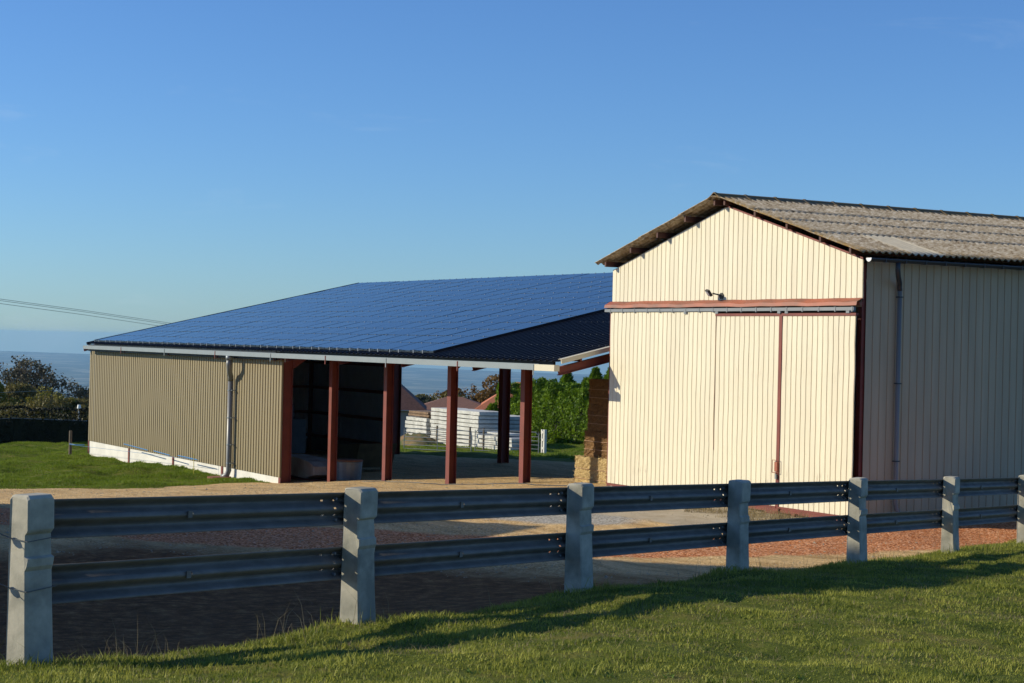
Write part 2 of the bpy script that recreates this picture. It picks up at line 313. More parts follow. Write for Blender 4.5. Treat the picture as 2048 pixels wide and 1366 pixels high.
def fh(x,y): # final height with small relief
    z=height(x,y); g=grassmask(x,y); gg=np.clip(g/.5,0,1)
    z=z+gg*(.045*vnoise(x,y,.9,1)+.03*vnoise(x,y,.35,2))+gg*np.clip((-x-50)/10,0,1)*(.14*vnoise(x,y,1.7,5)+.07*vnoise(x,y,.8,6))
    z=z+(1-gg)*(.018*vnoise(x,y,.5,3)+.03*vnoise(x,y,2.3,4))
    return z
def axis(parts):
    out=[]
    for a,b,s in parts: out+=list(np.arange(a,b-1e-6,s))
    return np.array(out+[parts[-1][1]])
def grid_mesh(name,xs,ys,hf,m,masks=None):
    X,Y=np.meshgrid(xs,ys); 
    Z=np.concatenate([hf(X[i:i+40],Y[i:i+40]) for i in range(0,len(ys),40)])
    V=np.c_[X.ravel(),Y.ravel(),Z.ravel()]; nx,ny=len(xs),len(ys)
    i=np.arange(nx-1)[None,:]+nx*np.arange(ny-1)[:,None]; F=np.stack([i,i+1,i+nx+1,i+nx],-1).reshape(-1,4)
    me=bpy.data.meshes.new(name); me.vertices.add(len(V)); me.vertices.foreach_set('co',V.ravel()); me.loops.add(F.size); me.loops.foreach_set('vertex_index',F.ravel())
    me.polygons.add(len(F)); me.polygons.foreach_set('loop_start',np.arange(0,F.size,4)); me.polygons.foreach_set('loop_total',np.full(len(F),4)); me.polygons.foreach_set('use_smooth',np.ones(len(F),bool))
    me.update(calc_edges=True); me.materials.append(m)
    if masks:
        for k,fn in masks.items():
            a=me.attributes.new(k,'FLOAT','POINT'); a.data.foreach_set('value',fn(V[:,0],V[:,1]).astype(np.float32))
    o=bpy.data.objects.new(name,me); COL.objects.link(o); return o
xs=axis([(-420,-120,12),(-120,-78,.9),(-78,-58,.5),(-58,-34,.25),(-34,-8,.14),(-8,30,1.5),(30,120,15)])
ys=axis([(-160,-30,13),(-30,-3,1.2),(-3,26,.14),(26,42,.4),(42,72,.8),(72,100,2),(100,430,12)])
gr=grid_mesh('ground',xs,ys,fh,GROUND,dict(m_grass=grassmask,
    m_shade_soil=lambda x,y:np.minimum(14.5-((x-F0[0])*FD[0]+(y-F0[1])*FD[1]),ncoord(x,y)+14)*.5,
    m_red=lambda x,y:1.75-pdist(x,y,TRK),
    m_conc=lambda x,y:np.minimum(np.minimum(x+36.6,-28.0-x),np.minimum(y-21.0+.0*x,26-y)),
    m_grav=lambda x,y:np.minimum(1.8-np.hypot((x+32.5)/1.6,(y-20.2)/.8),3)))
gr['kind']='structure'

# far plain, falling away below the farm and rising a little to the left
def plain():
    m=mat('plain_fields',(.05,.065,.04),.95,0,0,.0012,col2=(.018,.03,.016),lo=.42,hi=.56,detail=8)
    N=m.node_tree.nodes; L=m.node_tree.links; b=N['Principled BSDF']; src=b.inputs['Base Color'].links[0].from_socket
    tc=N.new('ShaderNodeTexCoord'); v=N.new('ShaderNodeTexVoronoi'); v.inputs['Scale'].default_value=.0035; L.new(tc.outputs['Object'],v.inputs['Vector']); s=N.new('ShaderNodeSeparateColor'); L.new(v.outputs['Color'],s.inputs[0])
    mr=N.new('ShaderNodeMapRange'); mr.inputs[1].default_value=.72; mr.inputs[2].default_value=.78; L.new(s.outputs[0],mr.inputs[0])
    mx=N.new('ShaderNodeMix'); mx.data_type='RGBA'; L.new(mr.outputs[0],mx.inputs[0]); L.new(src,mx.inputs[6]); mx.inputs[7].default_value=(.20,.19,.12,1); L.new(mx.outputs[2],b.inputs['Base Color'])
    rs=[210,300,450,700,1100,1700,2600,3600,5000,7000,9500,12500,16000,20000,24000,27000]; azs=np.radians(np.arange(0,360,2.5)); vs=[];fs=[]
    A0,A1=R(164.5),R(148)
    for r in rs:
        for a in azs:
            t=min(max((a-A1)/(A0-A1),0),1); edge=-27000*(.0165-.0062*t)
            fl=-25-min((r-210)/3000,1)*400
            z=fl if r<3600 else fl+(edge-fl)*((r-3600)/(27000-3600))**1.6
            z+=math.sin(a*37+r*.0007)*r*.0007*(1 if r<26000 else 0)
            vs.append((r*math.cos(a),r*math.sin(a),z))
    n=len(azs)
    for i in range(len(rs)-1):
        for k in range(n): fs.append((i*n+k,(i+1)*n+k,(i+1)*n+(k+1)%n,i*n+(k+1)%n))
    o=MB().add(vs,fs).build('far_plain',m,smooth=True); o['kind']='structure'
plain()

# ---------------------------------------------------------------- barn
BX,BY=-27.49,24.453; BL=-36.56; MID=(BX+BL)/2; ZE,ZR=5.36,6.78; TAN=(ZR-ZE)/(MID-BL+.35)
barn=thing('cream_barn',(MID,BY,0),'tall cream ribbed-sheet barn with sliding doors and a mossy grey corrugated roof','barn')
def rz(x): return ZR-abs(x-MID)*TAN            # roof plane height (underside of sheets)
wtop=lambda x: rz(x)-.19
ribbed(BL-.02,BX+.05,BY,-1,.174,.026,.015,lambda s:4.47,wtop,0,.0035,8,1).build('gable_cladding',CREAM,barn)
ribbed(BY+.14,BY+21,BX,1,.207,.034,.017,lambda s:-.15,lambda s:5.24,1,.0015,6,3).build('side_cladding',SIDE_SHADE,barn)
MB().box(BL-.03,BL,BY+.05,BY+21,-.2,5.2).box(BL,BX-.05,BY+20.9,BY+21,-.2,5.2).box(BL,BX-.05,BY+.045,BY+.07,4.3,5.15).build('rear_walls',SIDE_SHADE,barn)
# flashing with slope, dented right end
fl=MB(); seg=24; vs=[]
for i in range(seg+1):
    x=-36.66+(9.24)*i/seg; w_=.012*math.sin(i*2.1)+.008*math.sin(i*5.3)
    vs+=[(x,BY-.005,4.485+w_*.4),(x,BY-.17,4.40+w_),(x,BY-.19,4.325+w_*.5)]
fs=[]
for i in range(seg):
    a=i*3; fs+=[(a,a+1,a+4,a+3),(a+1,a+2,a+5,a+4)]
fl.add(vs,fs); fl.box(-36.66,-27.42,BY-.10,BY-.03,4.33,4.40); fl.build('canopy_flashing',REDF,barn)
tr=MB().box(-36.66,-27.52,BY-.17,BY-.11,4.225,4.295).build('door_track',TRACK,barn)
for i in range(18):
    x=-36.4+i*.52; MB().box(x-.015,x+.015,BY-.178,BY-.10,4.2,4.305).build('track_bracket',TRACK,tr)
# doors
def door(x0,x1,y,seed,z0,z1,frame,lab):
    d=ribbed(x0,x1,y,-1,.171,.026,.015,lambda s:z0,lambda s:z1,0,.0045,14,seed).build('sliding_door',CREAMD,barn,label=lab)
    if frame:
        MB().box(x0-.02,x1+.02,y-.02,y+.05,z1-.0,z1+.055).build('top_rail',RED,d); MB().box(x0-.02,x1+.02,y-.03,y+.05,z0-.06,z0+.0).build('bottom_rail',RED,d)
    return d
d1=door(-36.42,-32.14,BY-.14,11,.02,4.21,False,'left door leaf, widest of the three, without a red frame')
MB().box(-36.42,-32.14,BY-.12,BY-.08,-.05,.018).build('door_rail',RED,d1)
d2=door(-32.14,-29.89,BY-.137,12,.03,4.12,True,'middle door leaf with red top rail')
d3=door(-29.80,-27.48,BY-.137,13,.03,4.12,True,'right door leaf with red edge bar')
MB().box(-29.90,-29.80,BY-.155,BY-.05,-.03,4.15).build('door_edge_bar',RED,d3)
MB().box(-32.142,-32.132,BY-.148,BY-.141,1.1,4.17).build('door_edge_strip',RUST,d2)
hd=MB().tube([(-29.98,BY-.19,.75),(-29.98,BY-.19,1.02),(-29.78,BY-.19,1.02),(-29.78,BY-.19,.75),(-29.98,BY-.19,.75)],.009,6)
hd.box(-29.91,-29.82,BY-.19,BY-.161,.78,.98).build('door_latch',REDF,d3)
MB().box(-29.88,-29.83,BY-.2,BY-.163,.62,.72).build('padlock',TRACK,d3)
MB().box(-32.0,-27.5,BY-.20,BY-.17,-.09,-.02).box(-30.15,-29.7,BY-.24,BY-.165,-.16,.0).box(-29.2,-29.1,BY-.28,BY-.17,-.2,-.06).box(-28.4,-28.3,BY-.28,BY-.17,-.2,-.06).build('floor_track',RED,barn)
for x in (-33.3,-32.1,-29.9,-29.65,-27.7): MB().box(x-.05,x+.05,BY-.17,BY-.12,4.17,4.222).build('door_roller',TRACK,tr)
# corner posts
MB().box(BL-.07,BL+.10,BY-.02,BY+.03,-.25,4.2).box(BL-.07,BL-.055,BY+.03,BY+.22,-.25,4.3).box(BL-.05,BL+.10,BY+.2,BY+.23,-.25,4.3).build('corner_post',RED,barn)
MB().box(BX-.05,BX-.03,BY+.06,BY+.16,-.25,5.2).box(BX-.25,BX-.05,BY+.14,BY+.16,-.25,5.2).build('corner_post',RED,barn)
MB().box(BL-.02,BX+.0,BY-.02,BY+.2,-.35,-.03).box(BX-.2,BX-.02,BY+.2,BY+21,-.35,-.12).build('footing',PLINTH,barn)
# roof: corrugated sheets in overlapping courses
def course(xa,xb,y0,y1,lift,side,mossf,name,m,parent,smooth=True,label=None):
    """xa = lower x edge, xb = upper; corrugation runs down the slope"""
    ny=int((y1-y0)/.177*6)+1; yy=np.linspace(y0,y1,ny); k=6; vs=[];moss=[]
    for i in range(k+1):
        t=i/k; x=xa+(xb-xa)*t
        for y in yy:
            z=rz(x)+.035+lift*(1-t)+.026*math.cos(2*math.pi*(y-24.1)/.177); z+= .004*math.sin(y*3+x*2)
            vs.append((x,y,z)); moss.append(mossf(x,y))
    fs=[]
    for i in range(k):
        for j in range(ny-1):
            a=i*ny+j; fs.append((a,a+1,a+ny+1,a+ny))
    # thickness: bottom edge lip
    n0=len(vs)
    for j,y in enumerate(yy):
        x,yv,z=vs[j]; vs.append((x,yv,z-.011)); moss.append(mossf(x,y))
    for j in range(ny-1): fs.append((n0+j,n0+j+1,j+1,j))
    # verge edge lip
    n1=len(vs)
    for i in range(k+1):
        x,yv,z=vs[i*ny]; vs.append((x,yv,z-.012)); moss.append(mossf(x,yv))
    for i in range(k): fs.append((i*ny,(i+1)*ny,n1+i+1,n1+i))
    o=MB().add(vs,fs).build(name,m,parent,smooth=smooth,label=label)
    a=o.data.attributes.new('moss','FLOAT','POINT'); a.data.foreach_set('value',moss); return o
Y0,Y1=BY-.37,BY+21.3
ms=lambda x,y: min(1,(max(0,1-(y-Y0)/.45)*1.3 if x>MID else 0)+ (max(0,1-abs(x-(BX+.30))/.35)*.9 if x>MID else 0)+.06)
cuts=[BX+.33,-28.75,-29.83,-30.72,MID+.05]
for i,(a,b) in enumerate(zip(cuts[:-1],cuts[1:])):
    b2=b-.12
    if i==0:
        course(a,b2,Y0,25.50,.012,1,ms,'roof_sheet',FIBRO,barn); course(a,b2,25.50,26.39,.016,1,lambda x,y:.0,'roof_sheet',PALE,barn,label='pale replacement roof sheet at the eave')
        course(a,b2,26.39,Y1,.012,1,ms,'roof_sheet',FIBRO,barn)
    else: course(a,b2,Y0,Y1,.012,1,ms,'roof_sheet',FIBRO,barn)
cutl=[BL-.30,-35.0,-33.4,MID-.05]
for a,b in zip(cutl[:-1],cutl[1:]): course(a,b+.12 if b<MID-.1 else b,Y0,Y1,.02,-1,ms,'roof_sheet',FIBRO,barn)
# ridge caps
y=Y0-.01
while y<Y1:
    y2=y+.86; mb=MB(); 
    for (ya,yb,o_) in ((y,y+.07,.014),(y+.07,y2,0)):
        hh=[(-.24,.035),(-.10,.07),(-.05,.095),(0,.103),(.05,.095),(.10,.07),(.24,.035)]
        vs=[(MID+hx*(1+o_*2),yy_,rz(MID+hx)+hz+o_) for yy_ in (ya,yb) for hx,hz in hh]+[(MID+hx*(1+o_*2),yy_,rz(MID+hx)+hz+o_-.02) for yy_ in (ya,yb) for hx,hz in hh]
        n=7; fs=[(i,i+1,n+i+1,n+i) for i in range(6)]+[(2*n+i,3*n+i,3*n+i+1,2*n+i+1) for i in range(6)]+[(i,2*n+i,2*n+i+1,i+1) for i in range(6)]+[(n+i,n+i+1,3*n+i+1,3*n+i) for i in range(6)]+[(0,n,3*n,2*n),(6,2*n+6,3*n+6,n+6)]
        mb.add(vs,fs)
    mb.build('ridge_cap',CAPM,barn); y=y2
# purlins with their ends showing under the verge
for s in (-1,1):
    for d in (.12,1.22,2.32,3.42,4.50 if s<0 else 4.36):
        x=MID+s*d; z=rz(x)-.06; MB().box(x-.03,x+.03,Y0+(.10 if s<0 else .2),Y1-.1,z-.075,z+.055).build('purlin',RED_SHADE,barn)
MB().prism([(MID,BY-.02,wtop(MID)+.035),(BX+.05,BY-.02,wtop(BX)+.035),(BX+.05,BY-.02,wtop(BX)),(MID,BY-.02,wtop(MID))],(0,.018,0)).build('verge_angle',RED,barn)
# gutter (half round) on the right eave
gx,gz=BX+.36,5.285; g=MB(); n=10; vs=[];rad=.075
for yy in (BY-.12,Y1):
    for rq in (rad,rad-.006):
        for k in range(n+1):
            t=math.pi+math.pi*k/n; vs.append((gx+rq*math.cos(t),yy,gz+rq*math.sin(t)))
m_=n+1; fs=[]
for k in range(n): fs+=[(k,2*m_+k,2*m_+k+1,k+1),(m_+k,m_+k+1,3*m_+k+1,3*m_+k)]
fs+=[(0,m_,3*m_,2*m_),(n,2*m_+n,3*m_+n,m_+n)]
go=g.add(vs,fs).build('gutter',DARKG,barn,smooth=True)
cap=MB(); vs=[(gx+.078*math.cos(math.pi+math.pi*k/12),BY-.128,gz+.078*math.sin(math.pi+math.pi*k/12)) for k in range(13)]; cap.prism(vs,(0,-.012,0)); cap.build('gutter_end_cap',WHITE,go)
yy=BY+.25
while yy<Y1-.3:
    MB().box(gx-.085,gx+.082,yy-.012,yy+.012,gz-.083,gz-.077).box(gx+.077,gx+.084,yy-.012,yy+.012,gz-.08,gz+.012).build('gutter_bracket',DARKG,go); yy+=.55
# downpipe
dp=MB().tube([(gx,25.10,5.22),(gx,25.10,5.06),(gx-.07,25.18,4.94),(BX+.14,25.36,4.82),(BX+.085,25.41,4.74),(BX+.085,25.42,4.66)],.052,12)
dpo=MB().tube([(BX+.085,25.42,4.70),(BX+.085,25.42,.30),(BX+.10,25.44,.16),(BX+.17,25.50,.05),(BX+.26,25.58,.0)],.045,12).build('downpipe',PVC,barn,smooth=True)
dp.build('swan_neck',DARKG,dpo,smooth=True)
for z in (4.53,2.75,1.15): MB().box(BX+.03,BX+.14,25.365,25.475,z-.012,z+.012).build('pipe_clip',DARKG,dpo)
# floodlight
fl_=thing('floodlight',(-32.24,BY,4.6),'small black floodlight mounted above the red canopy strip of the cream barn','floodlight')
V8=[(-32.14+.075*math.cos(t),BY-.022,4.575+.075*math.sin(t)) for t in [math.pi/4*k+.39 for k in range(8)]]
MB().prism(V8,(0,.022,0)).build('wall_plate',BLACK,fl_)
MB().beam((-32.14,BY-.02,4.59),(-32.24,BY-.19,4.63),.03,.03).build('arm',BLACK,fl_)
hb=MB(); c0=Vector((-32.31,BY-.24,4.64)); ax=Vector((.80,-.30,-.1)).normalized(); nrm=Vector((-.35,-.78,-.62)).normalized(); ax=(ax-nrm*ax.dot(nrm)).normalized(); ay=nrm.cross(ax)
def obb(mb,c,a,b_,n_,ha,hb_,hn):
    P=[c+a*i*ha+b_*j*hb_+n_*k*hn for k in (-1,1) for i,j in ((-1,-1),(1,-1),(1,1),(-1,1))]
    return mb.add(P,[(0,3,2,1),(4,5,6,7),(0,1,5,4),(1,2,6,5),(2,3,7,6),(3,0,4,7)])
hs=obb(hb,c0,ax,ay,nrm,.115,.075,.028); hs.build('housing',BLACK,fl_)
obb(MB(),c0+nrm*.032,ax,ay,nrm,.09,.05,.004).build('lens',GLASS,fl_)

# ---------------------------------------------------------------- open shed with solar roof
SX0,SX1=-75.35,-36.84; EY,RY=23.15,36.13; EZ,RZ=2.985,6.02; ST=(RZ-EZ)/(RY-EY)
sz=lambda y: EZ+(y-EY)*ST
shed=thing('solar_shed',(-56,29,-1.2),'long low open-sided shed with blue solar panels covering its sloping roof','shed')
WY=23.47
ribbed(-75.87,-54.73,WY,-1,.234,.085,.045,lambda s:-1.245+0*s,lambda s:2.66,0,.0,1,21).build('front_cladding',TAUPE,shed)
px=[-75.85,-70.40,-65.15,-60.04,-54.75]
for a,b in zip(px[:-1],px[1:]): MB().box(a+.07,b-.07,WY+.03,WY+.15,-2.6,-1.26).build('plinth_panel',PLINTH,shed)
for i,x in enumerate(px):
    mb=MB(); x_=x+(.0 if i<4 else -.07)
    mb.box(x_-.08,x_+.08,WY+.0,WY+.016,-2.6,-1.25); mb.box(x_-.08,x_+.08,WY+.05,WY+.065,-1.25,2.7); mb.box(x_-.08,x_+.08,WY+.36,WY+.38,-2.6,2.75); mb.box(x_-.01,x_+.01,WY+.066,WY+.36,-2.6,2.75)
    mb.build('wall_post',RED,shed)
# inner left and back walls with girts
lw=MB(); ribbed(WY,33.6,-75.22,1,.234,.062,.03,lambda s:-1.2,lambda s:sz(s)-.02,1,0,1,5).build('left_wall',INNER,shed)
ribbed(-75.8,-66.6,33.62,-1,.234,.062,.03,lambda s:-1.0,lambda s:sz(33.6)-.3,0,0,1,6).build('back_wall',INNER,shed)
MB().box(-75.8,-66.5,33.60,33.8,-2.6,-1.0).box(-75.30,-75.16,23.7,33.6,-2.6,-1.2).build('back_plinth',mat('inner_concrete',(.22,.22,.21),.9,0,.2,2),shed)
for z in (-1.0,.05,1.2,2.35,3.5): MB().box(-75.7,-66.6,33.42,33.57,z-.06,z+.06).build('girt',RED,shed)
for z in (.05,1.2,2.35): MB().box(-75.19,-75.08,24.2,33.5,z-.05,z+.05).build('girt',RED,shed)
# frames
def hcol(x,y,z0,z1,name='column',w_=.21,d=.22):
    mb=MB().box(x-w_/2,x+w_/2,y,y+.02,z0,z1).box(x-w_/2,x+w_/2,y+d-.02,y+d,z0,z1).box(x-.012,x+.012,y+.02,y+d-.02,z0,z1); mb.build(name,RED,shed)
CX=[-53.7,-49.64,-45.48,-41.3,-37.0]
for x in CX:
    zb=float(height(x,24.8))-.3; hcol(x,24.75,zb,sz(24.75)-.36,'column',.22,.24)
for x in (-74.9,-66.5,-57.5,-48.5): hcol(x,33.5,-2.4,sz(33.5)-.34,'column',.30,.34)
for x in px[:-1]+[-54.85]+CX:
    mb=MB(); a=(x,EY+.02,sz(EY+.02)-.255); b=(x,35.7,sz(35.7)-.255)
    ibeam(mb,a,b,.15,.20); mb.build('rafter',RED,shed)
    mb=MB(); ya=24.86 if x in CX else 23.7
    mb.prism([(x-.05,ya+.1,sz(ya)-.36),(x-.05,ya+1.1,sz(ya+1.1)-.36),(x-.05,ya+.1,sz(ya)-.8)],(.1,0,0)); mb.build('haunch',RED,shed)
yy=23.8
while yy<36: MB().box(SX0+.1,SX1-.1,yy-.03,yy+.03,sz(yy)-.15,sz(yy)-.03).build('purlin',RED,shed); yy+=1.45
# roof sheet: trapezoid ribs running up the slope
def shed_roof():
    vs=[];fs=[];prof=[]; p=.30; n=int(round((SX1-SX0)/p)); p=(SX1-SX0)/n
    for i in range(n):
        a=SX0+i*p; prof+=[(a,0),(a+p*.62,0),(a+p*.72,.042),(a+p*.90,.042)]
    prof.append((SX1,0))
    for y in (EY,RY):
        for x,dz in prof: vs.append((x,y,sz(y)+dz-.012))
    m=len(prof)
    for i in range(m-1): fs.append((i,i+1,m+i+1,m+i))
    o=MB().add(vs,fs).build('roof_sheet',DROOF,shed)
    md=o.modifiers.new('thickness','SOLIDIFY'); md.thickness=.006; md.offset=-1
    # screws in rows
    mb=MB()
    for y in (23.35,24.7,26.0,27.6,29.2):
        for i in range(n):
            x=SX0+(i+.81)*p
            if x>-43.0: mb.box(x-.008,x+.008,y-.01,y+.01,sz(y)+.03,sz(y)+.04)
    q=mb.build('roof_screw',CLAMP,shed); q['kind']='stuff'
shed_roof()
# panels
PX0,PX1=-75.05,-43.98; NC=22; PY0,PY1=23.40,35.95; NRW=13; pw=(PX1-PX0)/NC; ph=(PY1-PY0)/NRW
cells=[]
for r_ in range(NRW):
    for c_ in range(NC):
        cx=PX0+(c_+.5)*pw; cy=PY0+(r_+.5)*ph; cells.append((cx*cx+cy*cy,r_,c_))
cells.sort(); rest=MB(); clampmb=MB()
def panel(mb,r_,c_):
    x0=PX0+c_*pw+.03; x1=PX0+(c_+1)*pw-.03; y0=PY0+r_*ph+.024; y1=PY0+(r_+1)*ph-.024; z0=sz(y0)+.05; z1=sz(y1)+.05; h=.038
    t=rng.uniform(-.0035,.0035,3)
    mb.add([(x0,y0,z0),(x1,y0,z0),(x1,y1,z1),(x0,y1,z1),(x0,y0,z0+h+t[0]),(x1,y0,z0+h+t[1]),(x1,y1,z1+h+t[2]),(x0,y1,z1+h+t[0]+t[2]-t[1])],[(0,3,2,1),(4,5,6,7),(0,1,5,4),(1,2,6,5),(2,3,7,6),(3,0,4,7)])
for i,(_,r_,c_) in enumerate(cells):
    if i<100: mb=MB(); panel(mb,r_,c_); mb.build('solar_panel',PANEL,shed)
    else: panel(rest,r_,c_)
q=rest.build('solar_panel',PANEL,shed); q['kind']='stuff'; q['label']='blue solar panels over the far and upper part of the roof'
for r_ in range(NRW+1):
    for c_ in range(NC):
        for fx in (.22,.62):
            x=PX0+(c_+fx+.04*((r_*7+c_*3)%5-2)/2)*pw; y=PY0+r_*ph; big=r_==0
            z=sz(y)+.085; s_=.017 if not big else .026
            clampmb.box(x-s_,x+s_,y-(.06 if big else .02),y+.02,z,z+(.012 if not big else .02))
            if big: clampmb.box(x-.02,x+.02,y-.075,y-.055,z-.07,z+.02)
q=clampmb.build('panel_clamp',CLAMP,shed); q['kind']='stuff'
MB().beam((PX1+.03,PY0,sz(PY0)+.06),(PX1+.03,PY1,sz(PY1)+.06),.03,.085).build('array_edge',PFRAME,shed); MB().beam((PX0-.03,PY0,sz(PY0)+.06),(PX0-.03,PY1,sz(PY1)+.06),.03,.085).build('array_edge',PFRAME,shed)
# support rails under the panels
for r_ in range(NRW):
    y=PY0+(r_+.0)*ph+.02; MB().box(PX0,PX1,y-.02,y+.02,sz(y)+.028,sz(y)+.048).build('mounting_rail',PFRAME,shed)
# gutter, brackets, verge
gt=MB().box(SX0,-37.82,EY-.16,EY-.152,2.745,2.885).box(SX0,-37.82,EY-.152,EY-.02,2.745,2.752).box(SX0,-37.82,EY-.03,EY-.02,2.752,2.90).box(SX0,SX0+.01,EY-.152,EY-.03,2.752,2.885).build('gutter',GUTTER,shed)
for x in (-70.2,-65.0,-59.7,-54.65,-50.3,-46.1,-41.8,-37.86):
    MB().box(x-.02,x+.02,EY-.175,EY-.162,2.62,2.885).build('gutter_bracket',RED if x in(-70.2,-59.7,-50.3,-41.8) else GUTTER,gt)
CR2=mat('cream_trim',(.62,.57,.43),.5)
MB().box(-37.82,-36.88,EY-.165,EY-.01,2.735,2.89).beam((SX1+.02,EY,sz(EY)-.005),(SX1+.02,RY,sz(RY)-.005),.03,.11).beam((SX1-.05,EY,sz(EY)+.048),(SX1-.05,RY,sz(RY)+.048),.16,.006).build('verge_trim',CR2,shed)
MB().beam((SX0-.02,EY,sz(EY)-.01),(SX0-.02,RY,sz(RY)-.01),.03,.12).build('left_verge',DROOF,shed)
MB().box(SX0,-54.73,EY+.06,EY+.12,2.66,sz(EY+.09)-.06).build('eave_channel',DROOF,shed); MB().box(-54.7,-37.5,EY+.20,EY+.26,2.77,sz(EY+.23)-.02).build('eave_channel',DROOF,shed); MB().box(SX0+.1,-54.73,WY+.06,WY+.1,2.6,sz(WY)-.02).build('eave_light_stop',INNER,shed)  # closure panel added, channels heightened, to stop sun leaking under the eave
# downpipe on the taupe wall
dx=-58.93
dpp=MB().tube([(dx,WY-.17,1.95),(dx,WY-.17,-1.32),(dx-.05,WY-.2,-1.45),(dx-.16,WY-.26,-1.53),(dx-.26,WY-.3,-1.54)],.095,16).build('downpipe',PVC2,shed,smooth=True)
MB().tube([(dx+.42,EY-.09,2.75),(dx+.42,EY-.09,2.60)],.12,16).build('outlet',GUTTER,dpp,smooth=True)
MB().tube([(dx+.42,EY-.09,2.62),(dx+.42,EY-.09,2.42),(dx+.30,WY-.34,2.20),(dx+.06,WY-.2,2.02),(dx,WY-.17,1.86)],.1,16).build('elbow',PVC2,dpp,smooth=True)
for z in (1.52,.55,-.4,-1.05): MB().tube([(dx,WY-.17,z-.02),(dx,WY-.17,z+.02)],.106,16).box(dx+.1,dx+.16,WY-.19,WY-.0,z-.015,z+.015).build('pipe_clip',GUTTER,dpp)
MB().tube([(dx-.17,WY-.45,-1.75),(dx-.17,WY-.45,-1.535)],.42,20).build('drain_cover',RUST,shed)

# ---------------------------------------------------------------- guardrail fence
ff=thing('guardrail_fence',(F0[0],F0[1],.86),'concrete-post fence with two tiers of grey metal guardrail across the foreground','fence')
D3=Vector((FD[0],FD[1],0)); N3=Vector((NR[0],NR[1],0))
PTOP=[2.15,1.98,1.81,1.64,1.47,1.29,1.12,.95]
def post(i):
    c=Vector((F0[0],F0[1],0))+D3*(4*i+.13); top=PTOP[i]; zb=(list(FB)+[-.3])[i]-.5
    wn,wd=.200,.26; mb=MB()
    # profile in (n,z): front (camera) side stepped
    f=0; b=-wn-.0
    prof=[(b-.01,zb),(f+.035,zb),(f-.002,top-.95),(f-.015,top-.62),(f-.02,top-.565),(f+.0,top-.53),(f+.0,top-.47),(f-.028,top-.455),(f-.03,top-.29),(f-.008,top-.27),(f,top-.25),(f,top-.028),(f-.022,top-.004),(f-.04,top),(b+.035,top),(b+.012,top-.008),(b,top-.032)]
    n=len(prof); ds=[(-wd/2,0),(-wd/2+.016,.012),(wd/2-.016,.012),(wd/2,0)]
    vs=[]
    cx=sum(p[0] for p in prof)/n
    for dd,ex in ds:
        for (u,z) in prof:
            uu_=u+(ex if u>cx else -ex)*.8; zz=z+(ex if z>top-.1 else 0); dd2=dd*(.93 if z>top-.02 else 1)*(1+.10*max(0,(top-.6-z)))
            jt=.004*math.sin(i*7.1+z*23+u*61)+.003*math.sin(i*3.3+z*57+dd*40); vs.append(c+N3*(uu_+jt)+D3*(dd2+jt*.8)+Vector((0,0,zz)))
    fs=[tuple(range(n-1,-1,-1)),tuple(3*n+k for k in range(n))]
    for a in range(3):
        for k in range(n): fs.append((a*n+k,a*n+(k+1)%n,(a+1)*n+(k+1)%n,(a+1)*n+k))
    o=mb.add(vs,fs).build('concrete_post',CONC,ff,label=('end post at the left edge with wire strands tied to it' if i==0 else None))
    if o.get('label') is None and 'label' in o: del o['label']
for i in range(8): post(i)
# W-beam: profile (n,z) sheet with real bolt holes
WP=[(.083*math.sin(math.pi*abs(.155-k*.31/18)/.155)**2,.155-k*.31/18) for k in range(19)]
def rail(i,zoff):
    a=Vector((F0[0],F0[1],0))+D3*4*i; L_=4.10 if i else 3.95; s0=.02 if i else .17
    us=[0,.05,.08,.19,.22,1.94,1.975,3.74,3.775,3.85,3.885,3.92,3.945,3.97]; us=[0]+[u-(s0-.02) for u in us[5:]]+[L_]
    vs=[];m=len(WP)
    for u in us:
        t=(s0+u)/4; zt=PTOP[i]+(PTOP[i+1]-PTOP[i])*t
        for (n_,z) in WP: vs.append(a+D3*(s0+u)+N3*(-.207-n_)+Vector((0,0,zt-zoff+z)))
    holes={(1,8),(3,4),(3,12),(5,8),(7,4),(7,12)}
    fs=[]
    for k in range(len(us)-1):
        for j in range(m-1):
            if (k,j) in holes: continue
            fs.append((k*m+j,k*m+j+1,(k+1)*m+j+1,(k+1)*m+j))
    o=MB().add(vs,fs).build('rail',GALV,ff,smooth=True)
    md=o.modifiers.new('thickness','SOLIDIFY'); md.thickness=.004; md.offset=0
    # mid-span washer plate, and a buckled weld mark
    c=a+D3*1.94; zt=PTOP[i]+(PTOP[i+1]-PTOP[i])*.485-zoff
    MB().beam(c+N3*(-.20)+Vector((0,0,zt-.03)),c+N3*(-.20)+Vector((0,0,zt+.03)),.05,.012,up=tuple(N3)).build('bolt_plate',GALV,o)
    for (du,z) in ((3.92,.10),(3.92,-.10),(4.08,.0)):
        q=a+D3*(du)+N3*(-.25)+Vector((0,0,zt+z-.09)); MB().tube([q,q+N3*.03],.014,6).build('bolt',TRACK,o)
for i in range(7):
    rail(i,.19); rail(i,.705)
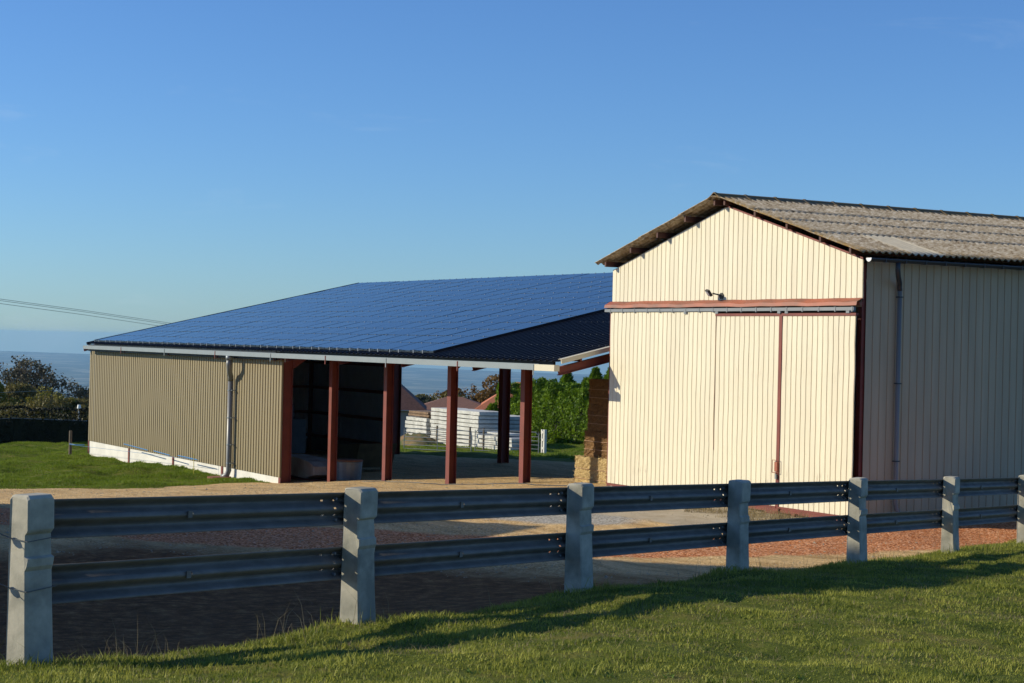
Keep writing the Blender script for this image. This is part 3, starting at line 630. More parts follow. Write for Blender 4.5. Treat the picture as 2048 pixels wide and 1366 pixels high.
# wire strands tied to the end post, each with an egg insulator on the lit side
for k,(zt,lab) in enumerate(((1.835,'upper wire with egg insulator tied round the end concrete post'),(1.455,'lower wire with egg insulator tied round the end concrete post'))):
    c=Vector((F0[0],F0[1],zt))+D3*.13; P=[c+N3*u+D3*v for u,v in ((.02,-.14),(.02,.14),(-.215,.14),(-.215,-.145),(.02,-.145))]
    P=[p+Vector((0,0,-.02*(j%4==0))) for j,p in enumerate(P)]
    t=thing('wire_strand',c,lab,'wire','wires tied to the end post')
    mb=MB().tube(P,.0035,5); a=c+N3*-.20-D3*.14; b=a+(D3*-.09+N3*-.10+Vector((0,0,.05)))*9; mb.tube([a,b],.004,5); mb.build('wire',CABLE,t)
    e=a+(b-a)*.105; dd=(b-a).normalized(); MB().tube([e-dd*.05,e-dd*.035,e,e+dd*.035,e+dd*.05],[.008,.024,.032,.024,.008],10).build('egg_insulator',PVC2,t,smooth=True)

# ---------------------------------------------------------------- straw bales
def bale(x0,x1,y0,y1,z0,z1,m,lab,seed):
    rg=np.random.default_rng(seed); n=14; vs=[];fs=[]
    # rough box: subdivided faces with jitter
    def face(o,u,v,nu,nv):
        base=len(vs)
        for i in range(nu+1):
            for j in range(nv+1):
                p=Vector(o)+Vector(u)*(i/nu)+Vector(v)*(j/nv); e=.022; vs.append((p.x+rg.uniform(-e,e),p.y+rg.uniform(-e,e),p.z+rg.uniform(-e,e)*.6))
        for i in range(nu):
            for j in range(nv): a=base+i*(nv+1)+j; fs.append((a,a+nv+1,a+nv+2,a+1))
    X=x1-x0;Y=y1-y0;Z=z1-z0
    face((x0,y0,z0),(X,0,0),(0,0,Z),26,14); face((x1,y0,z0),(0,Y,0),(0,0,Z),12,14); face((x0,y1,z0),(0,-Y,0),(0,0,Z),12,14); face((x1,y1,z0),(-X,0,0),(0,0,Z),10,6); face((x0,y0,z1),(X,0,0),(0,Y,0),16,12)
    # straw ends
    for _ in range(1500):
        x=rg.uniform(x0,x1); z=rg.uniform(z0,z1); l=rg.uniform(.03,.09); a=rg.uniform(0,3.14); w2=.004
        p=Vector((x,y0-.01,z)); d=Vector((math.cos(a)*l,-rg.uniform(.0,.035),math.sin(a)*l)); s=Vector((-math.sin(a)*w2,0,math.cos(a)*w2))
        b=len(vs); vs.extend([p-s,p+s,p+d+s,p+d-s]); fs.append((b,b+1,b+2,b+3))
    c=((x0+x1)/2,(y0+y1)/2,z0); t=thing('straw_bale',c,lab,'straw bale','stacked straw bales')
    MB().add(vs,fs).build('straw',m,t)
    for z in (z0+Z*.3,z0+Z*.62): MB().box(x0+.02,x1-.02,y0-.035,y0-.028,z-.005,z+.005).build('twine',TWINE,t)
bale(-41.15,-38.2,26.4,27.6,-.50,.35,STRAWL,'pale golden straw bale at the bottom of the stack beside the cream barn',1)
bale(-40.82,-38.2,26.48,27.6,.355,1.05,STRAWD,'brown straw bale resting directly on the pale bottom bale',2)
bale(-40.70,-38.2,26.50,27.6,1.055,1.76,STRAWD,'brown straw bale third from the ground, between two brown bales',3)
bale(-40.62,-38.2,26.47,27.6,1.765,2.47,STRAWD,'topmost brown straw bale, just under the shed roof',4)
o=MB(); vs=[];n=20
o.tube([(-47.0,34.35,-.25),(-46.96,34.37,-.25),(-45.8,35.05,-.25),(-45.75,35.08,-.25)],[.5,.6,.6,.5],24)
tag(o.build('wrapped_bale',WHITE,None,smooth=True,origin=(-46.4,34.7,-.85)),'white plastic-wrapped round bale peeking out behind the straw stack','wrapped bale')

# ---------------------------------------------------------------- stored things in the shed
t=thing('feed_trough',(-56.0,24.9,-1.5),'pale rust-streaked metal trough with a curved end just behind the taupe wall','trough')
def pt(x,y,z): return (x,y,z)
poly=[(-57.8,24.75,-1.32),(-55.6,24.75,-1.36),(-54.9,24.75,-1.20),(-54.9,24.75,-.92),(-55.3,24.75,-.78),(-56.2,24.75,-.70),(-57.8,24.75,-.68)]
MB().prism(poly,(0,.9,0)).build('body',TANK,t); MB().box(-57.8,-54.95,24.72,25.7,-1.47,-1.38).build('skid',RED,t)
t=thing('round_bin',(-54.2,25.6,-1.5),'grey round metal bin standing between trough and column','bin')
MB().tube([(-54.25,25.75,-1.5),(-54.25,25.75,-1.3),(-54.25,25.75,-.72),(-54.25,25.75,-.68)],[.30,.42,.46,.48],20).build('drum',mat('bin_grey',(.20,.22,.25),.5,.3,.2,4),t,smooth=False)
MB().tube([(-54.25,25.75,-.69),(-54.25,25.75,-.64)],[.49,.46],20).build('rim',RUST,t)
t=thing('hopper_trailer',(-59.5,28.6,-1.5),'dark olive wedge-shaped trailer hopper in the shade of the shed','trailer')
MB().prism([(-60.8,27.9,-.55),(-57.9,27.9,-.35),(-58.3,27.9,-1.25),(-59.4,27.9,-1.32)],(0,1.5,0)).build('hopper',HOPP,t)
for y in (27.86,29.42): MB().tube([(-59.0,y,-1.28),(-59.0,y+.14,-1.28)],.26,16).build('wheel',BLACK,t)
t=thing('baler',(-66.5,28.4,-1.7),'black farm machine with frame and hoses against the left wall of the shed','farm machine')
MB().box(-68.5,-65.6,27.6,29.2,-1.2,.15).box(-67.8,-66.4,27.7,29,.15,.75).build('body',MACH,t)
MB().tube([(-65.6,27.8,-.8),(-65.2,27.8,.5),(-65.9,27.8,1.0),(-64.9,27.8,1.05)],.05,8).tube([(-68.4,27.8,.1),(-68.2,27.8,.9),(-67.2,27.8,1.2),(-66.4,27.8,.9)],.05,8).build('frame',MACH,t)
for x in (-68,-66.1): MB().tube([(x,27.45,-1.25),(x,27.6,-1.25)],.42,18).build('wheel',BLACK,t)
hz=[(x,float(fh(x,y))+.02) for x,y in ((0,0),)]
pts=[(-50.5+i*.42,24.45+.12*math.sin(i*.9)+.05*math.sin(i*2.3)) for i in range(30)]
tag(MB().tube([(x,y,float(fh(x,y))+.012) for x,y in pts],.014,6).build('streak',BLACK,None,origin=(-50.5,24.4,-1)),'thin black hose lying along the gravel in front of the shed columns','streak')  # thin black tube laid along the gravel

# ---------------------------------------------------------------- slab stacks, gates
def slab(x0,x1,y0,y1,z0,h,m,lab,grp,seed):
    rg=np.random.default_rng(seed); nx=12; vs=[]
    j=rg.uniform(-.012,.012,(nx+1,2))
    top=[(x0+(x1-x0)*i/nx,y0+rg.uniform(-.01,.01),z0+h+j[i,0]) for i in range(nx+1)]; bot=[(x0+(x1-x0)*i/nx,y0+.01,z0+j[i,1]+.006*math.sin(i)) for i in range(nx,-1,-1)]
    o=MB().prism(top+bot,(0,y1-y0,0)).build('concrete_slab',m,None,origin=((x0+x1)/2,(y0+y1)/2,z0)); tag(o,lab,'slab',grp)
# stack faces -Y / sees +X side; ordinal names from the ground
ordn=['lowest','second','third','fourth','fifth','sixth','seventh','eighth','ninth']
def stack(x0,x1,y0,y1,zb,n,h,gap,desc,seed):
    for k in range(n):
        rg=np.random.default_rng(seed+k); s=rg.uniform(-.12,.12)
        lab=(ordn[k]+' slab from the ground in '+desc) if k<n-1 else 'topmost slab of '+desc
        slab(x0+s,x1+rg.uniform(-.06,.06),y0+rg.uniform(-.05,.05),y1,zb+k*(h+gap)+.04,h,SLAB,lab,'stacked white slabs',seed+k)
        zz=zb+k*(h+gap)
        for f,wl in ((.12,'left'),(.88,'right')):
            q=MB().box(x0+(x1-x0)*f-.07,x0+(x1-x0)*f+.07,y0+.05,y1-.1,zz-gap+.04,zz+.04)
            tag(q.build('wooden_spacer',WOOD,None,origin=(x0,y0,zz)),wl+' wood under '+(ordn[k] if k<n-1 else 'top')+' slab of '+desc,'spacer','wooden spacers between the slabs')
GZ=float(height(-103,57))+.02
STK=dict()
stack(-108.6,-105.6,55.8,57.6,GZ,6,.222,.05,'the short left stack with planks on top',50)
stack(-105.0,-98.5,55.8,57.8,GZ+.0,9,.215,.05,'the tall middle stack behind the gates',60)
stack(-97.7,-93.3,55.2,56.6,GZ+.15,3,.23,.05,'the low right stack behind the gates',80)
stack(-104.6,-101.2,59.3,61.3,GZ+.1,7,.215,.05,'the stack half hidden behind the tall one',90)
zt=GZ+6*.272+.07
for k in range(2):
    slab(-108.5+.1*k,-105.5-.1*k,55.9,57.4,zt+k*.185,.14,WOODB,('lower' if k==0 else 'upper')+' brown plank bundle on the short left slab stack','brown plank bundles',100+k)
slab(-96.7,-94.3,55.4,56.5,GZ+.15+3*.28+.12,.10,SLAB,'thin pale slab lying askew on the low right stack','stacked white slabs',110)
mb=MB(); rg=np.random.default_rng(4); vs=[];fs=[]
for i in range(13):
    for j in range(13):
        x=-107.5+5.4*i/12; y=53.3+2.3*j/12; e=1-((i-6)/6)**2; e2=1-((j-6)/6)**2; vs.append((x,y,float(height(x,y))-.05+.8*max(0,e*e2)**.7*(1+.25*rg.uniform(-1,1))))
for i in range(12):
    for j in range(12): a=i*13+j; fs.append((a,a+13,a+14,a+1))
tag(mb.add(vs,fs).build('earth_mound',mat('mound_soil',(.22,.13,.06),.95,0,0,2.2,col2=(.06,.09,.02),bump=1,bs=15),None,smooth=True,origin=(-104.5,54.5,-3.4)),'low brown and weedy earth mound in front of the white slab stacks','mound')

# tubular field gates
def gate(a,b,z0,h,lab,nb=5):
    a=Vector(a);b=Vector(b); t=thing('field_gate',(a.x,a.y,z0),lab,'gate','tubular metal gates'); d=(b-a); L_=d.length; d.normalize(); r=.03
    f=MB(); U=Vector((0,0,1)); rc=.2
    f.tube([a+U*(z0+.08),a+U*(z0+h-rc),a+U*(z0+h)+d*rc,b+U*(z0+h)-d*rc,b+U*(z0+h-rc),b+U*(z0+.08)],r,6); f.build('frame',TRACK,t)
    for k in range(nb): z=z0+.12+k*(h-.15)/nb; MB().tube([a+U*z,b+U*z],.022,6).build('bar',TRACK,t)
    for fq in (.0,.5,1.0): 
        p=a+(b-a)*fq; MB().tube([p+U*(z0+.08),p+U*(z0+h-.02)],.025,6).build('upright',TRACK,t)
gate((-98.3,50.4,0),(-94.4,53.0,0),-3.40,1.38,'left tubular field gate in front of the tall slab stack')
gate((-94.2,53.15,0),(-90.6,55.5,0),-3.28,1.38,'right tubular field gate ending at the pale concrete gate post')
def fpost(x,y,z0,h,s,m,name,lab,cat,grp=None):
    mb=MB().tube([(x,y,z0-.3),(x,y,z0+h*.5),(x+.01,y,z0+h)],[s,s*.95,s*.9],8); o=mb.build(name,m,None,origin=(x,y,z0)); tag(o,lab,cat,grp)
mb=MB()
for sx_,sy_ in ((-.13,0),(.09,.03)): mb.box(-90.4+sx_,-90.4+sx_+.12,55.6+sy_,55.77+sy_,-3.6,-1.72)
for z in (-2.9,-2.4,-1.95): mb.box(-90.42,-90.29,55.61,55.73,z,z+.14)
tag(mb.build('gate_post',PLINTH,None,origin=(-90.4,55.6,-3.2)),'pale pierced concrete post at the right end of the field gates','gate post')
for k,(x,y,l) in enumerate(((-102.4,54.9,'behind the left gate near its hinge end'),(-100,55.0,'behind the left gate'),(-97.8,54.8,'between the two gates'),(-95.7,54.6,'behind the right gate'))):
    fpost(x,y,float(height(x,y)),1.35,.07,WOOD,'fence_stake','grey wooden stake '+l,'stake','stakes before the slab stacks')
fpost(-76.42,22.85,-1.95,1.10,.075,WOOD,'wooden_post','weathered round wooden post in the grass left of the taupe shed wall','post')
tp=MB().tube([(-76.4,22.8,-1.42),(-76.1,22.95,-1.44),(-75.85,23.3,-1.44)],.022,5).tube([(-69.3,22.9,-1.0),(-68.0,22.9,-1.03),(-66.4,22.9,-1.07)],.02,4).tube([(-65.7,22.9,-1.05),(-63.9,22.9,-1.1)],.02,4).tube([(-63,22.9,-1.05),(-61.0,22.9,-1.07)],.02,4)
tp.tube([(-76.4,22.8,-1.45),(-60.8,22.9,-1.07)],.006,4); tag(tp.build('electric_fence_tape',BLUE,None,origin=(-68,22.9,-1.4)),'faded blue electric-fence tape running from the wooden post along the shed wall','fence tape')
tag(MB().tube([(-60.9,22.75,-1.75),(-60.95,22.75,-.85)],.012,5).build('plastic_stake',YEL,None,origin=(-60.9,22.75,-1.7)),'thin yellow plastic stake by the white plinth','stake')


# ---------------------------------------------------------------- vegetation builders
def leafcloud(mb,c,rad,n,size,rg,hollow=.45,flat=1.0,up=0):
    c=np.array(c); d=rg.normal(size=(n,3)); d/=np.linalg.norm(d,axis=1)[:,None]; rr_=hollow+(1-hollow)*rg.uniform(0,1,n)**.6
    P=c+d*rr_[:,None]*np.array(rad); vs=[];fs=[]
    A=rg.normal(size=(n,3)); A[:,2]*=flat; A/=np.linalg.norm(A,axis=1)[:,None]; Bv=np.cross(A,rg.normal(size=(n,3))+np.array([0,0,up])); Bv/=np.linalg.norm(Bv,axis=1)[:,None]; s=size*rg.uniform(.55,1.3,n)[:,None]
    V=np.stack([P-A*s*.5,P+Bv*s*.32,P+A*s*.5,P-Bv*s*.32],1).reshape(-1,3); b=len(mb.v)
    mb.v+=[tuple(v) for v in V.tolist()]; mb.f+=[(b+4*i,b+4*i+1,b+4*i+2,b+4*i+3) for i in range(n)]
def branches(mb,base,h,spread,rg,depth=4,r0=.2,lean=0,tips=None,up=.5):
    def rec(p,d,l,r,k):
        q=p+d*l; mid=p+d*l*.5+Vector(rg.uniform(-.06,.06,3)*l); mb.tube([p,mid,q],[r,r*.82,r*.66],5 if k<2 else 3,cap=False)
        if k>=depth:
            if tips is not None: tips.append(q)
            return
        for j in range(3 if k<3 else 2+int(rg.uniform()<.6)):
            v=Vector(rg.normal(size=3)); v=(v-d*v.dot(d)).normalized(); nd=(d+v*spread*rg.uniform(.6,1.3)+Vector((0,0,up*.2))).normalized(); rec(q,nd,l*rg.uniform(.62,.82),r*.6,k+1)
    rec(Vector(base),Vector((lean,0,1)).normalized(),h*.3,r0,0)
def tree(name,base,h,R_,mleaf,n,size,lab,seed,cat='tree',crown=.65,lumps=9,bare=False,grp=None,rz_=None,depth=4):
    rg=np.random.default_rng(seed); t=thing(name,base,lab,cat,grp); tips=[]; b=MB(); branches(b,base,h,.75,rg,depth,max(.08,h*.022),0,tips); b.build('trunk',BARK,t)
    mb=MB(); b=Vector(base); ch=h*crown
    per=n//lumps
    for i in range(lumps):
        a=rg.uniform(0,6.28); q=rg.uniform(.15,.72)*R_; z=h-ch+ch*rg.uniform(.15,.85); k=math.sqrt(max(.15,1-((z-(h-ch*.5))/(ch*.55))**2))
        rr_=R_*rg.uniform(.30,.5); leafcloud(mb,(b.x+math.cos(a)*q*k,b.y+math.sin(a)*q*k,b.z+z),(rr_,rr_,rr_*.7),per,size,rg)
    for p in tips:
        leafcloud(mb,tuple(p),(R_*.14,)*3,max(3,n//(5*len(tips))),size,rg,0)
    mb.build('crown',mleaf,t); return t
LCON=leafmat('conifer_leaves',(.04,.10,.006),(.24,.36,.02),.35,1.3)
LSHADE=leafmat('shade_hedge_leaves',(.006,.009,.004),(.016,.022,.008),.1,1.0)  # near-black leaf tones hold the shadow side of the hedge
LOAK=leafmat('autumn_oak_leaves',(.07,.06,.02),(.34,.17,.035),.25,.35)
LOLV=leafmat('olive_leaves',(.07,.066,.022),(.27,.22,.06),.25,.4)
LYEL=leafmat('yellow_green_leaves',(.08,.09,.016),(.36,.31,.05),.3,.35)
LBRN=leafmat('twig_haze',(.055,.05,.032),(.15,.13,.075),.15,.5)
LFIR=leafmat('far_fir_leaves',(.02,.03,.018),(.05,.065,.035),.1,.5)
def hedge(name,pts,h,wd,m,n,size,lab,seed,top=.25,lean=None):
    rg=np.random.default_rng(seed); pts=[np.array(p,float) for p in pts]; seg=[np.linalg.norm(b-a) for a,b in zip(pts[:-1],pts[1:])]; tot=sum(seg)
    o_=tuple(pts[0])+(float(height(*pts[0])),); t=thing(name,o_,lab,'hedge'); s=rg.uniform(0,tot,n); P=np.zeros((n,3)); off=rg.uniform(-1,1,n); z=rg.uniform(0,1,n)
    # push leaves to the outer shell
    pick=rg.uniform(size=n); off=np.where(pick<.7,np.sign(off)*(1-.12*rg.uniform(0,1,n)),off); z=np.where(pick>=.7,1-.06*rg.uniform(0,1,n),z)
    acc=0
    for a,b,l in zip(pts[:-1],pts[1:],seg):
        k=(s>=acc)&(s<=acc+l); u=((s[k]-acc)/l)[:,None]; d=(b-a)/l; nn=np.array([-d[1],d[0]]); bul=1+.12*vnoise(s[k],z[k]*h,.7,seed)
        q=a+(b-a)*u+nn*(off[k]*bul*wd/2*(1-.25*z[k]**3))[:,None]; P[k,:2]=q; hh=h*(1+top*vnoise(s[k],s[k]*0,1.3,seed+1)*.5+top*.5*vnoise(s[k],s[k]*0,.4,seed+2)); P[k,2]=height(q[:,0],q[:,1])+z[k]*hh; acc+=l
    A=rg.normal(size=(n,3)); A[:,2]+=.5; A/=np.linalg.norm(A,axis=1)[:,None]; B=np.cross(A,rg.normal(size=(n,3))); B/=np.linalg.norm(B,axis=1)[:,None]; S=size*rg.uniform(.5,1.4,n)[:,None]
    V=np.stack([P-A*S*.5,P+B*S*.25,P+A*S*.5,P-B*S*.25],1).reshape(-1,3); mb=MB(); mb.v=[tuple(v) for v in V.tolist()]; mb.f=[(4*i,4*i+1,4*i+2,4*i+3) for i in range(n)]
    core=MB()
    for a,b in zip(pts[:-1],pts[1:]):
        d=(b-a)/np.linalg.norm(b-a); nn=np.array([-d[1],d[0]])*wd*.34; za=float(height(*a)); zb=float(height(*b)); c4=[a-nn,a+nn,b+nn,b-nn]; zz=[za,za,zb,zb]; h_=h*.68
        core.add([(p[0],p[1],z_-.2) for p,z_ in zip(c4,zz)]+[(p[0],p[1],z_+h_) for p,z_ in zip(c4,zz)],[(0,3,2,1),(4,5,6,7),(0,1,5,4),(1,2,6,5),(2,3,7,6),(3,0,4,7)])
    mb.build('foliage',m,t); core.build('inner_growth',LSHADE,t); return t
hedge('conifer_hedge',[(-110.6,65.0),(-106,65.2),(-101,65.4),(-95,65.6)],3.75,2.6,LCON,34000,.22,'tall bright green conifer hedge between the slab stacks and the straw',31,.30)
def conifer(x,y,h,r,lab,seed):
    rg=np.random.default_rng(seed); z0=float(height(x,y)); t=thing('conifer',(x,y,z0),lab,'conifer','conifers rising above the green hedge'); n=4800; u=rg.uniform(0,1,n)**.7; a=rg.uniform(0,6.28,n); lob=1+.22*np.sin(a*5+u*9); rr_=r*(1-u**1.6)*lob*rg.uniform(.75,1.05,n)+.03
    P=np.c_[x+rr_*np.cos(a),y+rr_*np.sin(a),z0+h*u*.97+.1-rr_*.0]; D=np.c_[np.cos(a)*.8,np.sin(a)*.8,np.full(n,.8)]+rg.normal(size=(n,3))*.35; D/=np.linalg.norm(D,axis=1)[:,None]; B=np.cross(D,rg.normal(size=(n,3))); B/=np.linalg.norm(B,axis=1)[:,None]; S=.32*rg.uniform(.6,1.4,n)[:,None]
    V=np.stack([P-D*S*.4,P+B*S*.2,P+D*S*.7,P-B*S*.2],1).reshape(-1,3); mb=MB(); mb.v=[tuple(v) for v in V.tolist()]; mb.f=[(4*i,4*i+1,4*i+2,4*i+3) for i in range(n)]; mb.build('crown',LCON,t)
    MB().tube([(x,y,z0-.2),(x,y,z0+h*.9)],[.12,.02],6).build('trunk',BARK,t)
for i,(x,y,h,r,l) in enumerate([(-114.0,68,3.9,1.2,'lowest conifer top above the left end of the green hedge'),(-110.7,68,4.7,1.5,'conifer top with a nodding tip left of the second lit column'),(-107.3,68,5.1,1.7,'broad conifer top above the middle of the green hedge'),(-105.2,68.3,4.6,1.3,'low conifer top left of the straw stack'),(-103.6,68,5.3,1.5,'conifer top touching the upper left corner of the straw stack'),(-102.0,68.4,5.6,1.6,'tallest conifer top appearing just above the straw stack'),(-110.3,63.6,2.7,1.3,'small rounded green conifer at the left foot of the hedge')]): conifer(x,y,h,r,l,200+i)
hedge('clipped_hedge',[(-96,8),(-92,17),(-90,24),(-88.5,31),(-87,38)],1.85,1.2,LSHADE,20000,.13,'low dark clipped hedge at the far edge of the left meadow',33,.08)
def T(name,x,y,h,R_,m,n,size,lab,seed,top,cat='tree',crown=.7,grp='trees beyond the left hedge',lumps=9,depth=4):
    tree(name,(x,y,top-h),h,R_,m,n,size,lab,seed,cat,crown,lumps,grp=grp,depth=depth)
# left group
T('oak_tree',-192.6,53.8,15,4.4,LBRN,9500,.30,'bare domed tree standing tallest beyond the left hedge',41,1.75,crown=.55,lumps=12,depth=6)
T('willow_tree',-135.5,33.6,8.5,2.7,LYEL,9000,.22,'yellow-green tree at the far left edge beyond the hedge',42,.55,crown=.9)
T('willow_tree',-134.5,37.2,8,2.5,LYEL,9000,.22,'yellow-green bushy tree below the bare domed tree',43,.35,crown=.9)
T('willow_tree',-133.4,40.2,7,2.2,LOLV,8000,.20,'olive shrubby tree just left of the white lamp',44,-.45,crown=.9)
T('ash_tree',-160,42.5,12,3.4,LOLV,7000,.26,'olive crown filling the gap between dome and yellow trees',45,-.3,crown=.85)
T('ash_tree',-165,48.5,12,3.2,LOLV,6000,.26,'dim brown-green crown right of the bare domed tree',46,-.9,crown=.85)
T('fir_tree',-247,70.0,12,3.4,LFIR,4000,.4,'distant dark tree left of the dark firs',47,-3.0,crown=.85)
T('fir_tree',-248.8,75.6,12,3.2,LFIR,4000,.4,'distant dark tree immediately left of the shed corner',48,-2.6,crown=.85)
T('fir_tree',-246,80.5,13,3.2,LFIR,4000,.4,'distant dark tree partly hidden by the shed corner',49,-2.0,crown=.85)
T('bush',-120.2,33,5,3.2,LOLV,6500,.2,'brownish bush mass low beyond the hedge at the left edge',50,-1.0,'bush',crown=.95)
T('bush',-119,37.8,4.5,2.6,LOLV,6500,.2,'brownish bush mass below the white lamp',51,-1.45,'bush',crown=.95)
# group seen under the shed roof
GR='trees seen between the shed columns'
T('oak_tree',-152,86.4,12,3.5,LOAK,11000,.24,'autumn orange-brown tree behind the red tiled house',52,.85,crown=.75,grp=GR,lumps=11)
T('oak_tree',-153,83.2,9,2.6,LOAK,6000,.24,'lower russet tree left of the autumn orange-brown one',53,-.6,crown=.85,grp=GR)
T('oak_tree',-155,90.2,10,2.8,LOLV,6000,.28,'grey-green tree right of the autumn orange-brown one',54,-.3,crown=.85,grp=GR)
T('bush',-150,79.0,8,2.6,LOLV,6500,.26,'olive rounded tree between the dark house and the first lit column',55,-.75,crown=.9,grp=GR)
T('bush',-149,82.3,7,2.4,LOLV,6000,.26,'olive rounded tree left of the middle column',56,-1.1,crown=.9,grp=GR)
T('bush',-146,76.6,6,2.0,LFIR,5000,.24,'dark bushy tree over the roof edge of the dark house',57,-1.1,crown=.9,grp=GR)
T('ash_tree',-171.9,102.3,12,2.8,LOLV,5000,.3,'distant olive tree right of the far black column',58,-.8,crown=.85,grp=GR)
def house(cx,cy,ax,w_,d,ze,zr,zb,hip,mr,mw,lab,name='house'):
    a=Vector((math.cos(ax),math.sin(ax),0)); b=Vector((-a.y,a.x,0)); c=Vector((cx,cy,0)); t=thing(name,(cx,cy,zb),lab,'house','houses behind the shed')
    def q(u,v,z): return c+a*u+b*v+Vector((0,0,z))
    e=.35; W=w_/2;D=d/2
    mb=MB().add([q(-W,-D,zb),q(W,-D,zb),q(W,D,zb),q(-W,D,zb),q(-W,-D,ze),q(W,-D,ze),q(W,D,ze),q(-W,D,ze)],[(0,1,5,4),(1,2,6,5),(2,3,7,6),(3,0,4,7),(4,5,6,7)]); mb.build('wall',mw,t)
    W+=e;D+=e; h=hip
    r=MB().add([q(-W,-D,ze-.05),q(W,-D,ze-.05),q(W,D,ze-.05),q(-W,D,ze-.05),q(-W+h,0,zr),q(W-h,0,zr),q(-W,-D,ze-.12),q(W,-D,ze-.12),q(W,D,ze-.12),q(-W,D,ze-.12)],[(0,1,5,4),(1,2,5),(2,3,4,5),(3,0,4),(6,7,1,0),(7,8,2,1),(8,9,3,2),(9,6,0,3),(9,8,7,6)]); r.build('roof',mr,t)
    MB().tube([q(-W,-D-.05,ze-.1),q(W,-D-.05,ze-.1)],.05,6).build('gutter',GUTTER,t)
    for u in (-W*.4,W*.25): 
        wn=MB(); P=[q(u-.4,-D+e-.03,ze-1.3),q(u+.4,-D+e-.03,ze-1.3),q(u+.4,-D+e-.03,ze-.4),q(u-.4,-D+e-.03,ze-.4)]; wn.prism(P,tuple(b*.06)); wn.build('window',GLASS,t)
    return t
axv=math.atan2(.885,.465)
house(-122.5-.465*5.9-.885*5,64.9-.885*5.9+.465*5,axv,10.8,9,-1.95,2.3,-6,4.9,DTILE,mat('shaded_render',(.33,.30,.29),.9,0,.1,1),'house with a dark steep hipped roof seen beside the far black column')
ax2=math.atan2(.86,.51)
house(-130.7+.51*5-.86*4,73.5+.86*5+.51*4,ax2,9.4,8,-2.3,.05,-6,3.6,TILE,RENDER,'house with a sunlit red tiled roof and pale walls behind the white slabs')
house(-132.2+.51*1.2-.86*4,71.5+.86*.6+.51*4,ax2,6.6,6.6,-2.35,-1.35,-6,3.0,mat('brown_tiles',(.24,.12,.08),.9,0,.3,6),RENDER,'low brown-roofed wing left of the red tiled house','house_wing')
house(-173.6,52.6,math.atan2(.957,.29),1.6,1.6,-4.2,-3.35,-8,1.0,TILE,RENDER,'tiny far house with a pinkish roof beside the shed corner')
lp=thing('street_lamp',(-114.83,34.86,-5),'white lamp on a pole beyond the left hedge','lamp'); MB().tube([(-114.83,34.86,-6),(-114.83,34.86,-1.6)],.06,6).build('pole',TRACK,lp); MB().tube([(-114.83,34.86,-1.65),(-114.83,34.86,-1.5),(-114.83,34.86,-1.28)],[.06,.14,.10],8).build('head',WHITE,lp)


# ---------------------------------------------------------------- grass (instanced clumps) and small ground cover
def inst(name,pts,rot,scl,clumps,m):
    me=bpy.data.meshes.new(name); me.vertices.add(len(pts)); me.vertices.foreach_set('co',np.asarray(pts,float).ravel())
    for k,a,ty in (('rot',rot,'FLOAT'),('scl',scl,'FLOAT')):
        q=me.attributes.new(k,'FLOAT','POINT'); q.data.foreach_set('value',np.asarray(a,np.float32))
    q=me.attributes.new('idx','INT','POINT'); q.data.foreach_set('value',rng.integers(0,len(clumps),len(pts)).astype(np.int32))
    me.update(); o=bpy.data.objects.new(name,me); COL.objects.link(o); o['kind']='stuff'
    ng=bpy.data.node_groups.new(name+'_gn','GeometryNodeTree'); ng.interface.new_socket('Geometry',in_out='INPUT',socket_type='NodeSocketGeometry'); ng.interface.new_socket('Geometry',in_out='OUTPUT',socket_type='NodeSocketGeometry')
    N=ng.nodes;L=ng.links; gi=N.new('NodeGroupInput'); go_=N.new('NodeGroupOutput'); jn=N.new('GeometryNodeJoinGeometry')
    def at(n_,ty):
        a=N.new('GeometryNodeInputNamedAttribute'); a.data_type=ty; a.inputs[0].default_value=n_; return a.outputs['Attribute']
    for k,cl in enumerate(clumps):
        oi=N.new('GeometryNodeObjectInfo'); oi.inputs['Object'].default_value=cl; oi.inputs['As Instance'].default_value=True
        ip=N.new('GeometryNodeInstanceOnPoints'); L.new(gi.outputs[0],ip.inputs['Points']); L.new(oi.outputs['Geometry'],ip.inputs['Instance'])
        cmp=N.new('FunctionNodeCompare'); cmp.data_type='INT'; cmp.operation='EQUAL'; L.new(at('idx','INT'),[s for s in cmp.inputs if s.type=='INT'][0]); [s for s in cmp.inputs if s.type=='INT'][1].default_value=k
        L.new(cmp.outputs[0],ip.inputs['Selection']); cx_=N.new('ShaderNodeCombineXYZ'); L.new(at('rot','FLOAT'),cx_.inputs[2]); L.new(cx_.outputs[0],ip.inputs['Rotation']); L.new(at('scl','FLOAT'),ip.inputs['Scale']); L.new(ip.outputs[0],jn.inputs[0])
    L.new(jn.outputs[0],go_.inputs[0]); md=o.modifiers.new('scatter','NODES'); md.node_group=ng
    return o
def clump(name,n,rad,hmin,hmax,wd,m,seed,curl=.6):
    rg=np.random.default_rng(seed); vs=[];fs=[]
    for i in range(n):
        a=rg.uniform(0,6.28); q=rad*math.sqrt(rg.uniform()); p=Vector((q*math.cos(a),q*math.sin(a),-.01)); h=rg.uniform(hmin,hmax); b=rg.uniform(0,6.28); l=rg.uniform(.1,curl)*h; d=Vector((math.cos(b),math.sin(b),0)); s=Vector((-d.y,d.x,0))*wd*rg.uniform(.7,1.3)
        k=len(vs); vs+=[p-s,p+s,p+d*l*.35+Vector((0,0,h*.6))+s*.7,p+d*l*.35+Vector((0,0,h*.6))-s*.7,p+d*l+Vector((0,0,h))]; fs+=[(k,k+1,k+2,k+3),(k+3,k+2,k+4)]
    me=bpy.data.meshes.new(name); me.from_pydata([tuple(v) for v in vs],[],fs); me.materials.append(m); me.update(); o=bpy.data.objects.new(name,me); return o
